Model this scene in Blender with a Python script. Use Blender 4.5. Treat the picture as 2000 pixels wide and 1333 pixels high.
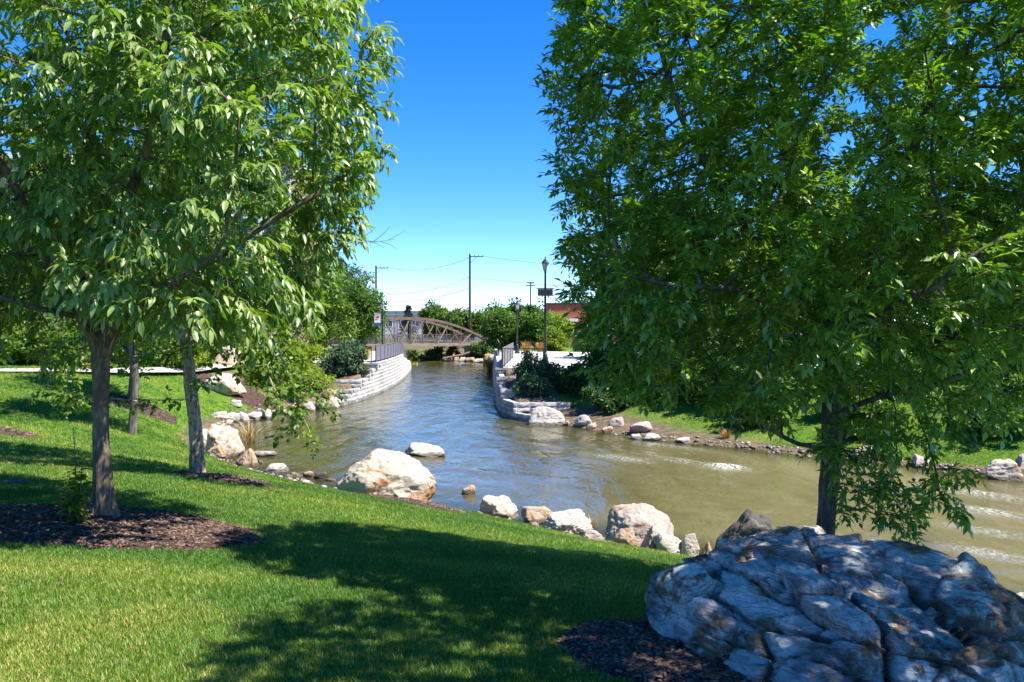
import bpy, math, random
import numpy as np
from mathutils import Matrix, Vector, Quaternion

for _o in list(bpy.data.objects):
    bpy.data.objects.remove(_o, do_unlink=True)
SC = bpy.context.scene
COL = SC.collection
R = math.radians

# ------------------------------------------------------------------ camera, sky, sun, exposure
EYE = 4.1                      # eye height above the river surface (z = 0)
cam_data = bpy.data.cameras.new('camera')
cam_data.sensor_width = 36.0
cam_data.lens = 30.6
cam_data.clip_start = 0.05
cam_data.clip_end = 5000.0
cam = bpy.data.objects.new('camera', cam_data)
COL.objects.link(cam)
cam.location = (0.0, 0.0, EYE)
cam.rotation_euler = (R(90.0 - 0.83), 0.0, 0.0)
SC.camera = cam

SUN_EL = R(57.0)
SUN_AZ = R(-17.0)              # measured from +X towards +Y: to the right, a little behind the camera
SUN_DIR = Vector((math.cos(SUN_EL) * math.cos(SUN_AZ), math.cos(SUN_EL) * math.sin(SUN_AZ), math.sin(SUN_EL)))
world = bpy.data.worlds.new('World')
SC.world = world
world.use_nodes = True
_nt = world.node_tree
_nt.nodes.clear()
_sky = _nt.nodes.new('ShaderNodeTexSky')
_sky.sky_type = 'NISHITA'
_sky.sun_disc = False
_sky.sun_elevation = SUN_EL
_sky.sun_rotation = math.atan2(SUN_DIR.x, SUN_DIR.y)
_sky.altitude = 2200.0
_sky.air_density = 0.85
_sky.dust_density = 0.0
_sky.ozone_density = 4.0
_hs = _nt.nodes.new('ShaderNodeHueSaturation')
_hs.inputs['Saturation'].default_value = 1.33
_hs.inputs['Hue'].default_value = 0.508
_hs.inputs['Value'].default_value = 1.0
_bg = _nt.nodes.new('ShaderNodeBackground')
_bg.inputs['Strength'].default_value = 0.138
_wo = _nt.nodes.new('ShaderNodeOutputWorld')
_nt.links.new(_sky.outputs[0], _hs.inputs['Color'])
_nt.links.new(_hs.outputs[0], _bg.inputs['Color'])
_nt.links.new(_bg.outputs[0], _wo.inputs['Surface'])

_sun = bpy.data.lights.new('sun', 'SUN')
_sun.energy = 5.0
_sun.angle = R(0.53)
_sun.color = (1.0, 0.95, 0.86)
sun = bpy.data.objects.new('sun', _sun)
COL.objects.link(sun)
sun.rotation_euler = SUN_DIR.to_track_quat('Z', 'Y').to_euler()
sun.location = (20, -8, 40)

SC.view_settings.view_transform = 'Standard'
SC.view_settings.look = 'None'
SC.view_settings.gamma = 1.0
SC.view_settings.exposure = 1.15
SC.cycles.max_bounces = 6
SC.cycles.diffuse_bounces = 3
SC.cycles.glossy_bounces = 3
SC.cycles.transmission_bounces = 4
SC.cycles.transparent_max_bounces = 8
SC.cycles.caustics_reflective = False
SC.cycles.caustics_refractive = False
SC.cycles.use_denoising = True

# ------------------------------------------------------------------ numeric helpers
#BEGIN_PURE
def _hash(ix, iy, iz, seed):
    h = (ix.astype(np.int64) * 374761393 + iy.astype(np.int64) * 668265263 + iz.astype(np.int64) * 2147483647 + seed * 974634777) & 0xffffffff
    h = ((h ^ (h >> 13)) * 1274126177) & 0xffffffff
    h = ((h ^ (h >> 16)) * 2246822519) & 0xffffffff
    return ((h ^ (h >> 15)) & 0xffffff) / float(0xffffff)

def vnoise(P, seed=0):
    P = np.asarray(P, float)
    i = np.floor(P).astype(np.int64)
    f = P - i
    f = f * f * f * (f * (f * 6 - 15) + 10)
    r = 0.0
    for dx in (0, 1):
        wx = f[:, 0] if dx else 1 - f[:, 0]
        for dy in (0, 1):
            wy = f[:, 1] if dy else 1 - f[:, 1]
            for dz in (0, 1):
                wz = f[:, 2] if dz else 1 - f[:, 2]
                r = r + wx * wy * wz * _hash(i[:, 0] + dx, i[:, 1] + dy, i[:, 2] + dz, seed)
    return r * 2 - 1

def fbm(P, octaves=4, seed=0, gain=0.5):
    P = np.asarray(P, float)
    a, s, t = 1.0, 0.0, 0.0
    for k in range(octaves):
        s = s + a * vnoise(P * (2.03 ** k) + 17.3 * k, seed + k)
        t += a
        a *= gain
    return s / t

def sstep(a, b, x):
    t = np.clip((np.asarray(x, float) - a) / (b - a), 0, 1)
    return t * t * (3 - 2 * t)

# shore lines of the river, plan coordinates, near to far (left) and far to near (right)
LEFT_SHORE = np.array([(60, -31), (20, 1.8), (7, 12.5), (3, 15.6), (1.7, 16.8), (-0.75, 19.2), (-2.6, 20.4), (-4.7, 22.2), (-7.5, 25.0), (-9.9, 28.2), (-11.4, 32), (-11.8, 37.5),
              (-11.5, 41.5), (-10.6, 44.4), (-9.2, 45.7), (-8.75, 47.5), (-8.45, 51), (-8.3, 56), (-8.4, 63), (-8.8, 71), (-9.8, 84), (-11, 95), (-16, 102), (-30, 118), (-90, 190)], float)
RIGHT_SHORE = np.array([(-75, 195), (-25, 134), (-12, 117.5), (-5.5, 110), (-2.4, 103), (-1.95, 89), (-1.5, 70), (-1.05, 52), (-0.8, 43.5), (-0.2, 40.2), (0.9, 37.7), (2.3, 37.0),
               (5.1, 32.2), (7.2, 30.5), (10, 27.6), (13.2, 24.4), (22, 16), (70, -25)], float)
RIVER = np.vstack([LEFT_SHORE, RIGHT_SHORE])
NL = len(LEFT_SHORE)

def river_info(x, y):
    """signed distance to the river (positive on land), nearest segment index, nearest point y"""
    P = np.stack([np.ravel(x), np.ravel(y)], 1).astype(float)
    n = len(RIVER)
    best = np.full(len(P), 1e18)
    seg = np.zeros(len(P), int)
    ny = np.zeros(len(P))
    inside = np.zeros(len(P), bool)
    for k in range(n):
        a, b = RIVER[k], RIVER[(k + 1) % n]
        ab = b - a
        closing = (k == NL - 1) or (k == n - 1)
        if not closing:
            t = np.clip(((P - a) @ ab) / (ab @ ab), 0, 1)
            q = a + t[:, None] * ab
            d2 = ((P - q) ** 2).sum(1)
            m = d2 < best
            best[m] = d2[m]
            seg[m] = k
            ny[m] = q[m, 1]
        c = ((a[1] > P[:, 1]) != (b[1] > P[:, 1]))
        with np.errstate(divide='ignore', invalid='ignore'):
            xi = (b[0] - a[0]) * (P[:, 1] - a[1]) / (b[1] - a[1]) + a[0]
        inside ^= c & (P[:, 0] < xi)
    d = np.sqrt(best)
    return np.where(inside, -d, d), seg, ny

PLAZA_Z = 1.92
def ground_z(x, y):
    x = np.ravel(np.asarray(x, float)); y = np.ravel(np.asarray(y, float))
    d, seg, ny = river_info(x, y)
    left = seg < NL
    dd = np.maximum(d, 0)
    pw = 1.72 + 1.7 * sstep(21, 31, y)
    zl = 2.48 - 2.5 * (np.clip(14 - dd, 0, 14) / 14) ** pw
    zl = np.where(y > 34, zl + (np.minimum(zl, 1.92 + 0.35 * sstep(60, 38, y)) - zl) * sstep(34, 44, y), zl)
    zr = 1.86 * sstep(-1.0, 8.5, dd) ** 1.15
    z = np.where(left, zl, zr)
    # behind the retaining walls the ground comes up to the terraces at once
    tl = np.interp(ny, [45.6, 46.5, 48.3, 50.5, 52, 54.5], [0.30, 0.35, 0.80, 1.2, 1.55, 1.84])
    tr = np.interp(ny, [37.5, 38.6, 40.5, 42.5, 45, 47.5], [0.25, 0.30, 0.75, 1.2, 1.6, 1.84])
    wl = left & (ny > 45.7) & (ny < 98)
    wr = (~left) & (ny > 37.65) & (ny < 106)
    far = np.where(left, sstep(80, 94, ny), sstep(90, 104, ny))
    for m, t in ((wl, tl), (wr, tr)):
        zz = np.maximum(z, t * sstep(0.22, 0.5, d))
        z = np.where(m, z * far + zz * (1 - far), z)
    und = 0.05 * fbm(np.stack([x * 0.35, y * 0.35, x * 0], 1), 3, 5) + 0.012 * vnoise(np.stack([x * 2.1, y * 2.1, x * 0], 1), 9)
    z = z + und * sstep(0.3, 3.0, dd) * np.where((y > 44), 0.25, 1.0)
    bed = -0.95 * sstep(0.0, 3.2, -d) - 0.05 + 0.10 * fbm(np.stack([x * 0.9, y * 0.9, x * 0], 1), 3, 2)
    steep = (wl | wr) & (far < 0.5)
    bed = np.where(steep, np.minimum(bed, -0.5), bed)
    return np.where(d < 0, bed, z)

def gz(x, y):
    return float(ground_z([x], [y])[0])
#END_PURE

# ------------------------------------------------------------------ object helpers
def tag(o, label=None, cat=None, group=None, kind=None):
    if label: o['label'] = label
    if cat: o['category'] = cat
    if group: o['group'] = group
    if kind: o['kind'] = kind
    return o

def empty(name, loc=(0, 0, 0), rz=0.0):
    o = bpy.data.objects.new(name, None)
    o.empty_display_size = 0.2
    COL.objects.link(o)
    o.location = loc
    o.rotation_euler = (0, 0, rz)
    return o

def link(name, me, parent=None, loc=None, rot=None, scale=None):
    o = bpy.data.objects.new(name, me)
    COL.objects.link(o)
    if parent is not None:
        o.parent = parent
    if loc is not None: o.location = loc
    if rot is not None: o.rotation_euler = rot
    if scale is not None: o.scale = scale
    return o

def np_mesh(name, V, F, mat=None, smooth=False, attrs=None):
    """V (n,3); F (m,k) array of equal polygons, or a list of such arrays"""
    me = bpy.data.meshes.new(name)
    V = np.ascontiguousarray(V, dtype=np.float32)
    Fs = F if isinstance(F, list) else [F]
    Fs = [np.asarray(f, dtype=np.int32) for f in Fs if len(f)]
    me.vertices.add(len(V))
    me.vertices.foreach_set('co', V.ravel())
    loops = np.concatenate([f.ravel() for f in Fs])
    tot = np.concatenate([np.full(len(f), f.shape[1], np.int32) for f in Fs])
    start = np.concatenate([[0], np.cumsum(tot)[:-1]]).astype(np.int32)
    me.loops.add(len(loops))
    me.loops.foreach_set('vertex_index', loops)
    me.polygons.add(len(tot))
    me.polygons.foreach_set('loop_start', start)
    me.polygons.foreach_set('loop_total', tot)
    if smooth:
        me.polygons.foreach_set('use_smooth', np.ones(len(tot), bool))
    me.update(calc_edges=True)
    me.validate()
    for k, a in (attrs or {}).items():
        at = me.attributes.new(k, 'FLOAT', 'POINT')
        at.data.foreach_set('value', np.ascontiguousarray(a, dtype=np.float32))
    if mat is not None:
        me.materials.append(mat)
    return me

class MB:
    """collects simple shapes into one mesh"""
    def __init__(s):
        s.v = []; s.f = []
    def add(s, v, f):
        n = len(s.v)
        s.v.extend([tuple(p) for p in v])
        s.f.extend([tuple(i + n for i in q) for q in f])
        return s
    def box(s, x0, x1, y0, y1, z0, z1):
        return s.add([(x0, y0, z0), (x1, y0, z0), (x1, y1, z0), (x0, y1, z0), (x0, y0, z1), (x1, y0, z1), (x1, y1, z1), (x0, y1, z1)],
                     [(0, 3, 2, 1), (4, 5, 6, 7), (0, 1, 5, 4), (1, 2, 6, 5), (2, 3, 7, 6), (3, 0, 4, 7)])
    def bar(s, a, b, w, h=None, up=(0, 0, 1)):
        h = h or w
        a = Vector(a); b = Vector(b); d = (b - a).normalized(); u = Vector(up)
        if abs(d.dot(u)) > 0.98: u = Vector((1, 0, 0))
        sd = d.cross(u).normalized(); u = sd.cross(d).normalized()
        V = []
        for p in (a, b):
            for i, j in ((-1, -1), (1, -1), (1, 1), (-1, 1)):
                V.append(p + sd * (w / 2 * i) + u * (h / 2 * j))
        return s.add(V, [(0, 3, 2, 1), (4, 5, 6, 7), (0, 1, 5, 4), (1, 2, 6, 5), (2, 3, 7, 6), (3, 0, 4, 7)])
    def tube(s, pts, rad, n=8, caps=True):
        pts = [Vector(p) for p in pts]
        if not isinstance(rad, (list, tuple)): rad = [rad] * len(pts)
        V = []; F = []
        ref = None
        for i, p in enumerate(pts):
            t = (pts[min(i + 1, len(pts) - 1)] - pts[max(i - 1, 0)]).normalized()
            if ref is None:
                ref = Vector((1, 0, 0)) if abs(t.x) < 0.9 else Vector((0, 1, 0))
            a = (ref - t * ref.dot(t)).normalized(); ref = a
            b = t.cross(a)
            for k in range(n):
                an = 2 * math.pi * k / n
                V.append(p + (a * math.cos(an) + b * math.sin(an)) * rad[i])
        for i in range(len(pts) - 1):
            for k in range(n):
                F.append((i * n + k, i * n + (k + 1) % n, (i + 1) * n + (k + 1) % n, (i + 1) * n + k))
        if caps:
            F.append(tuple(reversed(range(n)))); F.append(tuple((len(pts) - 1) * n + k for k in range(n)))
        return s.add(V, F)
    def lathe(s, prof, n=16, c=(0, 0, 0)):
        V = []; F = []
        for r, z in prof:
            for k in range(n):
                an = 2 * math.pi * k / n
                V.append((c[0] + r * math.cos(an), c[1] + r * math.sin(an), c[2] + z))
        for i in range(len(prof) - 1):
            for k in range(n):
                F.append((i * n + k, i * n + (k + 1) % n, (i + 1) * n + (k + 1) % n, (i + 1) * n + k))
        F.append(tuple(reversed(range(n)))); F.append(tuple((len(prof) - 1) * n + k for k in range(n)))
        return s.add(V, F)
    def mesh(s, name, mat, smooth=False):
        me = bpy.data.meshes.new(name)
        me.from_pydata(s.v, [], s.f)
        if smooth:
            me.polygons.foreach_set('use_smooth', np.ones(len(me.polygons), bool))
        me.update()
        if mat: me.materials.append(mat)
        return me
    def build(s, name, mat, parent=None, smooth=False, loc=None):
        return link(name, s.mesh(name, mat, smooth), parent, loc)

# ------------------------------------------------------------------ materials
def new_mat(name):
    m = bpy.data.materials.new(name)
    m.use_nodes = True
    nt = m.node_tree
    b = nt.nodes['Principled BSDF']
    return m, nt, b

def N(nt, typ, **kw):
    n = nt.nodes.new(typ)
    for k, v in kw.items():
        if k in n.inputs.keys() if isinstance(k, str) else False:
            n.inputs[k].default_value = v
        else:
            setattr(n, k, v)
    return n

def noise(nt, scale, detail=4.0, rough=0.55, vec=None, dist=0.0):
    n = nt.nodes.new('ShaderNodeTexNoise')
    n.inputs['Scale'].default_value = scale
    n.inputs['Detail'].default_value = detail
    n.inputs['Roughness'].default_value = rough
    n.inputs['Distortion'].default_value = dist
    if vec is not None: nt.links.new(vec, n.inputs['Vector'])
    return n.outputs['Fac']

def ramp(nt, fac, stops, interp='LINEAR'):
    r = nt.nodes.new('ShaderNodeValToRGB')
    r.color_ramp.interpolation = interp
    el = r.color_ramp.elements
    while len(el) > 1: el.remove(el[-1])
    el[0].position = stops[0][0]
    el[0].color = (*stops[0][1], 1) if isinstance(stops[0][1], tuple) else (stops[0][1],) * 3 + (1,)
    for p, c in stops[1:]:
        e = el.new(p)
        e.color = (*c, 1) if isinstance(c, tuple) else (c, c, c, 1)
    nt.links.new(fac, r.inputs['Fac'])
    return r.outputs['Color']

def mixc(nt, fac, a, b, mode='MIX'):
    m = nt.nodes.new('ShaderNodeMix')
    m.data_type = 'RGBA'
    m.blend_type = mode
    for s, v in ((m.inputs[6], a), (m.inputs[7], b)):
        if isinstance(v, tuple): s.default_value = (*v, 1)
        else: nt.links.new(v, s)
    if isinstance(fac, (int, float)): m.inputs[0].default_value = fac
    else: nt.links.new(fac, m.inputs[0])
    return m.outputs[2]

def attr(nt, name):
    a = nt.nodes.new('ShaderNodeAttribute')
    a.attribute_name = name
    return a.outputs['Fac']

def coords(nt, scale=(1, 1, 1), kind='Object', rot=(0, 0, 0)):
    t = nt.nodes.new('ShaderNodeTexCoord')
    mp = nt.nodes.new('ShaderNodeMapping')
    mp.inputs['Scale'].default_value = scale
    mp.inputs['Rotation'].default_value = rot
    nt.links.new(t.outputs[kind], mp.inputs['Vector'])
    return mp.outputs['Vector']

def bump(nt, b, h, strength=0.4, dist=0.02):
    n = nt.nodes.new('ShaderNodeBump')
    n.inputs['Strength'].default_value = strength
    n.inputs['Distance'].default_value = dist
    nt.links.new(h, n.inputs['Height'])
    nt.links.new(n.outputs['Normal'], b.inputs['Normal'])
    return n

def simple(name, col, rough=0.6, metal=0.0, var=0.0, scale=8.0, spec=0.5, bmp=0.0):
    m, nt, b = new_mat(name)
    b.inputs['Roughness'].default_value = rough
    b.inputs['Metallic'].default_value = metal
    b.inputs['Specular IOR Level'].default_value = spec
    if var > 0:
        f = noise(nt, scale, 5, 0.6, coords(nt))
        lo = tuple(c * (1 - var) for c in col); hi = tuple(min(1, c * (1 + var)) for c in col)
        nt.links.new(ramp(nt, f, [(0.3, lo), (0.7, hi)]), b.inputs['Base Color'])
        if bmp: bump(nt, b, f, bmp, 0.01)
    else:
        b.inputs['Base Color'].default_value = (*col, 1)
    return m

def leaf_mat(name, dark, light, trans=(0.25, 0.42, 0.05), tfac=0.35, rough=0.42, spec=0.5):
    m, nt, b = new_mat(name)
    t = attr(nt, 'tint')
    col = ramp(nt, t, [(0.0, dark), (1.0, light)])
    nt.links.new(col, b.inputs['Base Color'])
    b.inputs['Roughness'].default_value = rough
    b.inputs['Specular IOR Level'].default_value = spec
    tr = nt.nodes.new('ShaderNodeBsdfTranslucent')
    nt.links.new(mixc(nt, 1.0, col, tuple(c * 4 for c in trans), 'MULTIPLY'), tr.inputs['Color'])
    mx = nt.nodes.new('ShaderNodeMixShader')
    mx.inputs[0].default_value = tfac
    nt.links.new(b.outputs[0], mx.inputs[1]); nt.links.new(tr.outputs[0], mx.inputs[2])
    nt.links.new(mx.outputs[0], nt.nodes['Material Output'].inputs['Surface'])
    return m

def rock_mat(name, base, light, dark, rust, rust_amt=0.5, scale=2.0, strata=(1, 1, 2.0), bstr=0.6):
    m, nt, b = new_mat(name)
    v = coords(nt, strata)
    v2 = coords(nt, (1, 1, 1))
    n1 = noise(nt, 1.6 * scale, 8, 0.62, v, 0.6)
    col = ramp(nt, n1, [(0.22, dark), (0.40, base), (0.55, base), (0.72, light)])
    n2 = noise(nt, 1.1 * scale, 7, 0.65, v2, 1.2)
    lo = 0.72 - 0.26 * rust_amt
    rm = ramp(nt, n2, [(lo, 0.0), (lo + 0.09, 1.0)])
    n3 = noise(nt, 5.0 * scale, 4, 0.6, v2)
    rc = ramp(nt, n3, [(0.3, tuple(c * 0.45 for c in rust)), (0.6, rust)])
    col = mixc(nt, rm, col, rc)
    cr = ramp(nt, noise(nt, 9 * scale, 8, 0.75, v), [(0.30, 0.55), (0.46, 1.0)])
    col = wet_band(nt, mixc(nt, 0.75, col, cr, 'MULTIPLY'))
    nt.links.new(col, b.inputs['Base Color'])
    b.inputs['Roughness'].default_value = 0.85
    b.inputs['Specular IOR Level'].default_value = 0.3
    h = noise(nt, 7 * scale, 10, 0.72, v)
    bump(nt, b, h, bstr, 0.05)
    return m

MAT = {}
def wet_band(nt, col, dark=0.35):
    g = nt.nodes.new('ShaderNodeNewGeometry'); sx_ = nt.nodes.new('ShaderNodeSeparateXYZ')
    nt.links.new(g.outputs['Position'], sx_.inputs[0])
    nz = noise(nt, 6.0, 3, 0.6, g.outputs['Position'])
    ad = nt.nodes.new('ShaderNodeMath'); ad.operation = 'MULTIPLY_ADD'
    nt.links.new(nz, ad.inputs[0]); ad.inputs[1].default_value = -0.16; nt.links.new(sx_.outputs['Z'], ad.inputs[2])
    f = ramp(nt, ad.outputs[0], [(0.0, dark), (0.05, 1.0)])
    return mixc(nt, 1.0, col, f, 'MULTIPLY')
def obj_vary(nt, col, lo=0.72, hi=1.12):
    oi = nt.nodes.new('ShaderNodeObjectInfo')
    f = ramp(nt, oi.outputs['Random'], [(0.0, lo), (1.0, hi)])
    return mixc(nt, 1.0, col, f, 'MULTIPLY')
# lawn and soil sheet
def make_ground_mat():
    m, nt, b = new_mat('lawn_soil')
    v = coords(nt)
    g = ramp(nt, noise(nt, 0.9, 6, 0.65, v), [(0.30, (0.07, 0.165, 0.014)), (0.5, (0.11, 0.215, 0.020)), (0.70, (0.20, 0.27, 0.04))])
    g2 = ramp(nt, noise(nt, 22, 6, 0.75, v), [(0.3, (0.45, 0.5, 0.4)), (0.65, (1.15, 1.1, 1.0))])
    g = mixc(nt, 0.8, g, g2, 'MULTIPLY')
    s = ramp(nt, noise(nt, 3.5, 8, 0.7, v), [(0.3, (0.06, 0.038, 0.026)), (0.5, (0.15, 0.105, 0.07)), (0.72, (0.30, 0.235, 0.16))])
    col = mixc(nt, attr(nt, 'soil'), g, s)
    bed = ramp(nt, noise(nt, 2.0, 6, 0.7, v), [(0.35, (0.05, 0.045, 0.02)), (0.6, (0.22, 0.18, 0.09))])
    col = mixc(nt, attr(nt, 'wet'), col, bed)
    nt.links.new(col, b.inputs['Base Color'])
    b.inputs['Roughness'].default_value = 0.95
    b.inputs['Specular IOR Level'].default_value = 0.15
    bump(nt, b, noise(nt, 40, 6, 0.8, v), 0.9, 0.04)
    return m
MAT['ground'] = make_ground_mat()

def make_water_mat():
    m, nt, b = new_mat('river_water')
    flow = coords(nt, (1.0, 0.28, 1.0), rot=(0, 0, R(-38)))
    flow2 = coords(nt, (1.0, 0.16, 1.0), rot=(0, 0, R(-52)))
    v = coords(nt)
    c = ramp(nt, noise(nt, 0.35, 5, 0.6, flow), [(0.3, (0.055, 0.053, 0.014)), (0.55, (0.088, 0.078, 0.022)), (0.75, (0.13, 0.112, 0.042))])
    shallow = ramp(nt, noise(nt, 0.6, 4, 0.6, v), [(0.35, (0.045, 0.056, 0.014)), (0.7, (0.10, 0.088, 0.028))])
    silt = ramp(nt, noise(nt, 0.5, 6, 0.65, flow, 0.6), [(0.3, (0.12, 0.106, 0.044)), (0.55, (0.175, 0.152, 0.070)), (0.75, (0.24, 0.208, 0.11))])
    c = mixc(nt, attr(nt, 'silt'), c, silt)
    c = mixc(nt, attr(nt, 'cove'), c, shallow)
    fm = mixc(nt, attr(nt, 'foam'), (0, 0, 0), (1, 1, 1))
    fn = ramp(nt, noise(nt, 13, 8, 0.8, coords(nt, (1.0, 0.5, 1.0), rot=(0, 0, R(-45)))), [(0.46, 0.0), (0.60, 1.0)])
    fmask = mixc(nt, 1.0, fm, fn, 'MULTIPLY')
    c = mixc(nt, fmask, c, (0.86, 0.88, 0.88))
    nt.links.new(c, b.inputs['Base Color'])
    rg = nt.nodes.new('ShaderNodeMapRange')
    nt.links.new(fmask, rg.inputs[0]); rg.inputs[3].default_value = 0.07; rg.inputs[4].default_value = 0.6
    nt.links.new(rg.outputs[0], b.inputs['Roughness'])
    b.inputs['IOR'].default_value = 1.333
    b.inputs['Specular IOR Level'].default_value = 0.75
    w1 = noise(nt, 1.5, 5, 0.62, flow, 0.8)
    w2 = noise(nt, 5.0, 4, 0.6, flow2, 0.5)
    w3 = noise(nt, 0.5, 3, 0.55, flow, 1.0)
    ad = nt.nodes.new('ShaderNodeMath'); ad.operation = 'MULTIPLY_ADD'
    nt.links.new(w2, ad.inputs[0]); ad.inputs[1].default_value = 0.22; nt.links.new(w1, ad.inputs[2])
    ad2 = nt.nodes.new('ShaderNodeMath'); ad2.operation = 'MULTIPLY_ADD'
    nt.links.new(w3, ad2.inputs[0]); ad2.inputs[1].default_value = 1.6; nt.links.new(ad.outputs[0], ad2.inputs[2])
    bump(nt, b, ad2.outputs[0], 0.75, 0.10)
    tp = nt.nodes.new('ShaderNodeBsdfTransparent')
    tp.inputs['Color'].default_value = (0.8, 0.78, 0.6, 1)
    mx = nt.nodes.new('ShaderNodeMixShader')
    nt.links.new(attr(nt, 'opaque'), mx.inputs[0])
    nt.links.new(tp.outputs[0], mx.inputs[1]); nt.links.new(b.outputs[0], mx.inputs[2])
    nt.links.new(mx.outputs[0], nt.nodes['Material Output'].inputs['Surface'])
    return m
MAT['water'] = make_water_mat()

def make_concrete(name, a, bcol, sc=3.0, joints=None):
    m, nt, b = new_mat(name)
    v = coords(nt)
    f = noise(nt, sc, 8, 0.7, v)
    col = ramp(nt, f, [(0.3, a), (0.7, bcol)])
    if joints: col = obj_vary(nt, wet_band(nt, mixc(nt, ramp(nt, noise(nt, 1.3, 6, 0.7, v, 1.0), [(0.5, 0.0), (0.72, 0.55)]), col, tuple(c * 0.45 for c in a))))
    nt.links.new(col, b.inputs['Base Color'])
    b.inputs['Roughness'].default_value = 0.85
    bump(nt, b, noise(nt, sc * 12, 6, 0.7, v), 0.3, 0.01)
    return m
MAT['paving'] = make_concrete('paving', (0.42, 0.40, 0.36), (0.58, 0.55, 0.50))
MAT['block'] = make_concrete('cast_stone', (0.42, 0.41, 0.39), (0.62, 0.60, 0.57), 5.0, True)
MAT['block_b'] = make_concrete('cast_stone_dark', (0.33, 0.32, 0.30), (0.52, 0.50, 0.48), 5.0, True)
MAT['joint'] = simple('wall_core', (0.10, 0.095, 0.09), 0.95)

def make_mulch():
    m, nt, b = new_mat('bark_mulch')
    v = coords(nt, (1, 1, 1))
    vo = nt.nodes.new('ShaderNodeTexVoronoi'); vo.inputs['Scale'].default_value = 38; vo.inputs['Randomness'].default_value = 1
    nt.links.new(v, vo.inputs['Vector'])
    f = noise(nt, 30, 6, 0.7, v)
    col = ramp(nt, f, [(0.25, (0.02, 0.012, 0.009)), (0.5, (0.075, 0.042, 0.028)), (0.75, (0.17, 0.10, 0.07))])
    nt.links.new(col, b.inputs['Base Color'])
    b.inputs['Roughness'].default_value = 0.95
    bump(nt, b, vo.outputs['Distance'], 1.0, 0.03)
    return m
MAT['mulch'] = make_mulch()
def make_chip():
    m, nt, b = new_mat('bark_chip')
    col = ramp(nt, attr(nt, 'tint'), [(0.0, (0.025, 0.015, 0.011)), (0.55, (0.09, 0.05, 0.034)), (1.0, (0.26, 0.165, 0.115))])
    nt.links.new(col, b.inputs['Base Color'])
    b.inputs['Roughness'].default_value = 0.9
    return m
MAT['chip'] = make_chip()

def make_grass_mat():
    m, nt, b = new_mat('grass_blade')
    t = attr(nt, 'tint')
    v = coords(nt, kind='Generated')
    ti = nt.nodes.new('ShaderNodeAttribute'); ti.attribute_name = 'patch'; ti.attribute_type = 'INSTANCER'
    col = ramp(nt, t, [(0.0, (0.055, 0.15, 0.012)), (0.6, (0.115, 0.24, 0.022)), (0.85, (0.23, 0.32, 0.06)), (1.0, (0.50, 0.43, 0.19))])
    pc = ramp(nt, ti.outputs['Fac'], [(0.0, (0.5, 0.72, 0.6)), (0.45, (1.0, 1.0, 1.0)), (0.75, (1.5, 1.18, 1.2)), (1.0, (2.4, 1.5, 2.2))])
    col = mixc(nt, 1.0, col, pc, 'MULTIPLY')
    nt.links.new(col, b.inputs['Base Color'])
    b.inputs['Roughness'].default_value = 0.5
    b.inputs['Specular IOR Level'].default_value = 0.35
    tr = nt.nodes.new('ShaderNodeBsdfTranslucent')
    nt.links.new(mixc(nt, 1.0, col, (1.5, 1.6, 0.7), 'MULTIPLY'), tr.inputs['Color'])
    mx = nt.nodes.new('ShaderNodeMixShader'); mx.inputs[0].default_value = 0.3
    nt.links.new(b.outputs[0], mx.inputs[1]); nt.links.new(tr.outputs[0], mx.inputs[2])
    nt.links.new(mx.outputs[0], nt.nodes['Material Output'].inputs['Surface'])
    return m
MAT['grass'] = make_grass_mat()

def make_bark(name, dark, mid, light, scale=9.0, stretch=0.22, bs=1.0, patch=None):
    m, nt, b = new_mat(name)
    v = coords(nt, (1, 1, stretch))
    n1 = noise(nt, scale, 8, 0.7, v, 1.0)
    col = ramp(nt, n1, [(0.32, dark), (0.5, mid), (0.68, light)])
    if patch:
        v2 = coords(nt, (1, 1, 0.75))
        pf = ramp(nt, noise(nt, 7.5, 6, 0.7, v2, 1.5), [(0.47, 0.0), (0.53, 1.0)])
        col = mixc(nt, pf, col, patch)
    nt.links.new(col, b.inputs['Base Color'])
    b.inputs['Roughness'].default_value = 0.9
    b.inputs['Specular IOR Level'].default_value = 0.2
    bump(nt, b, noise(nt, scale * 2.2, 8, 0.75, v), bs, 0.02)
    return m
MAT['bark'] = make_bark('grey_brown_bark', (0.05, 0.037, 0.028), (0.17, 0.128, 0.095), (0.34, 0.275, 0.22))
MAT['bark_dark'] = make_bark('dark_grey_bark', (0.035, 0.029, 0.025), (0.125, 0.105, 0.088), (0.27, 0.235, 0.20))
MAT['birch'] = make_bark('peeling_birch_bark', (0.05, 0.037, 0.03), (0.24, 0.16, 0.11), (0.46, 0.36, 0.28), 11, 0.8, 1.0, patch=(0.47, 0.375, 0.285))
MAT['twig'] = simple('twig_bark', (0.13, 0.10, 0.075), 0.85, var=0.3)

MAT['leaf_left'] = leaf_mat('leaf_broad', (0.085, 0.165, 0.022), (0.33, 0.42, 0.14), (0.30, 0.38, 0.05), 0.36, 0.40, 0.7)
MAT['leaf_right'] = leaf_mat('leaf_narrow', (0.055, 0.15, 0.014), (0.30, 0.42, 0.075), (0.32, 0.40, 0.05), 0.36, 0.36, 0.95)
MAT['leaf_birch'] = leaf_mat('leaf_birch', (0.06, 0.125, 0.012), (0.17, 0.25, 0.03), (0.32, 0.42, 0.05), 0.38, 0.45, 0.4)
MAT['leaf_mid'] = leaf_mat('leaf_mid', (0.045, 0.105, 0.014), (0.13, 0.21, 0.03), (0.30, 0.42, 0.05), 0.33, 0.5, 0.35)
MAT['leaf_deep'] = leaf_mat('leaf_deep', (0.022, 0.065, 0.012), (0.075, 0.14, 0.024), (0.28, 0.42, 0.05), 0.28, 0.5, 0.35)
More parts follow.
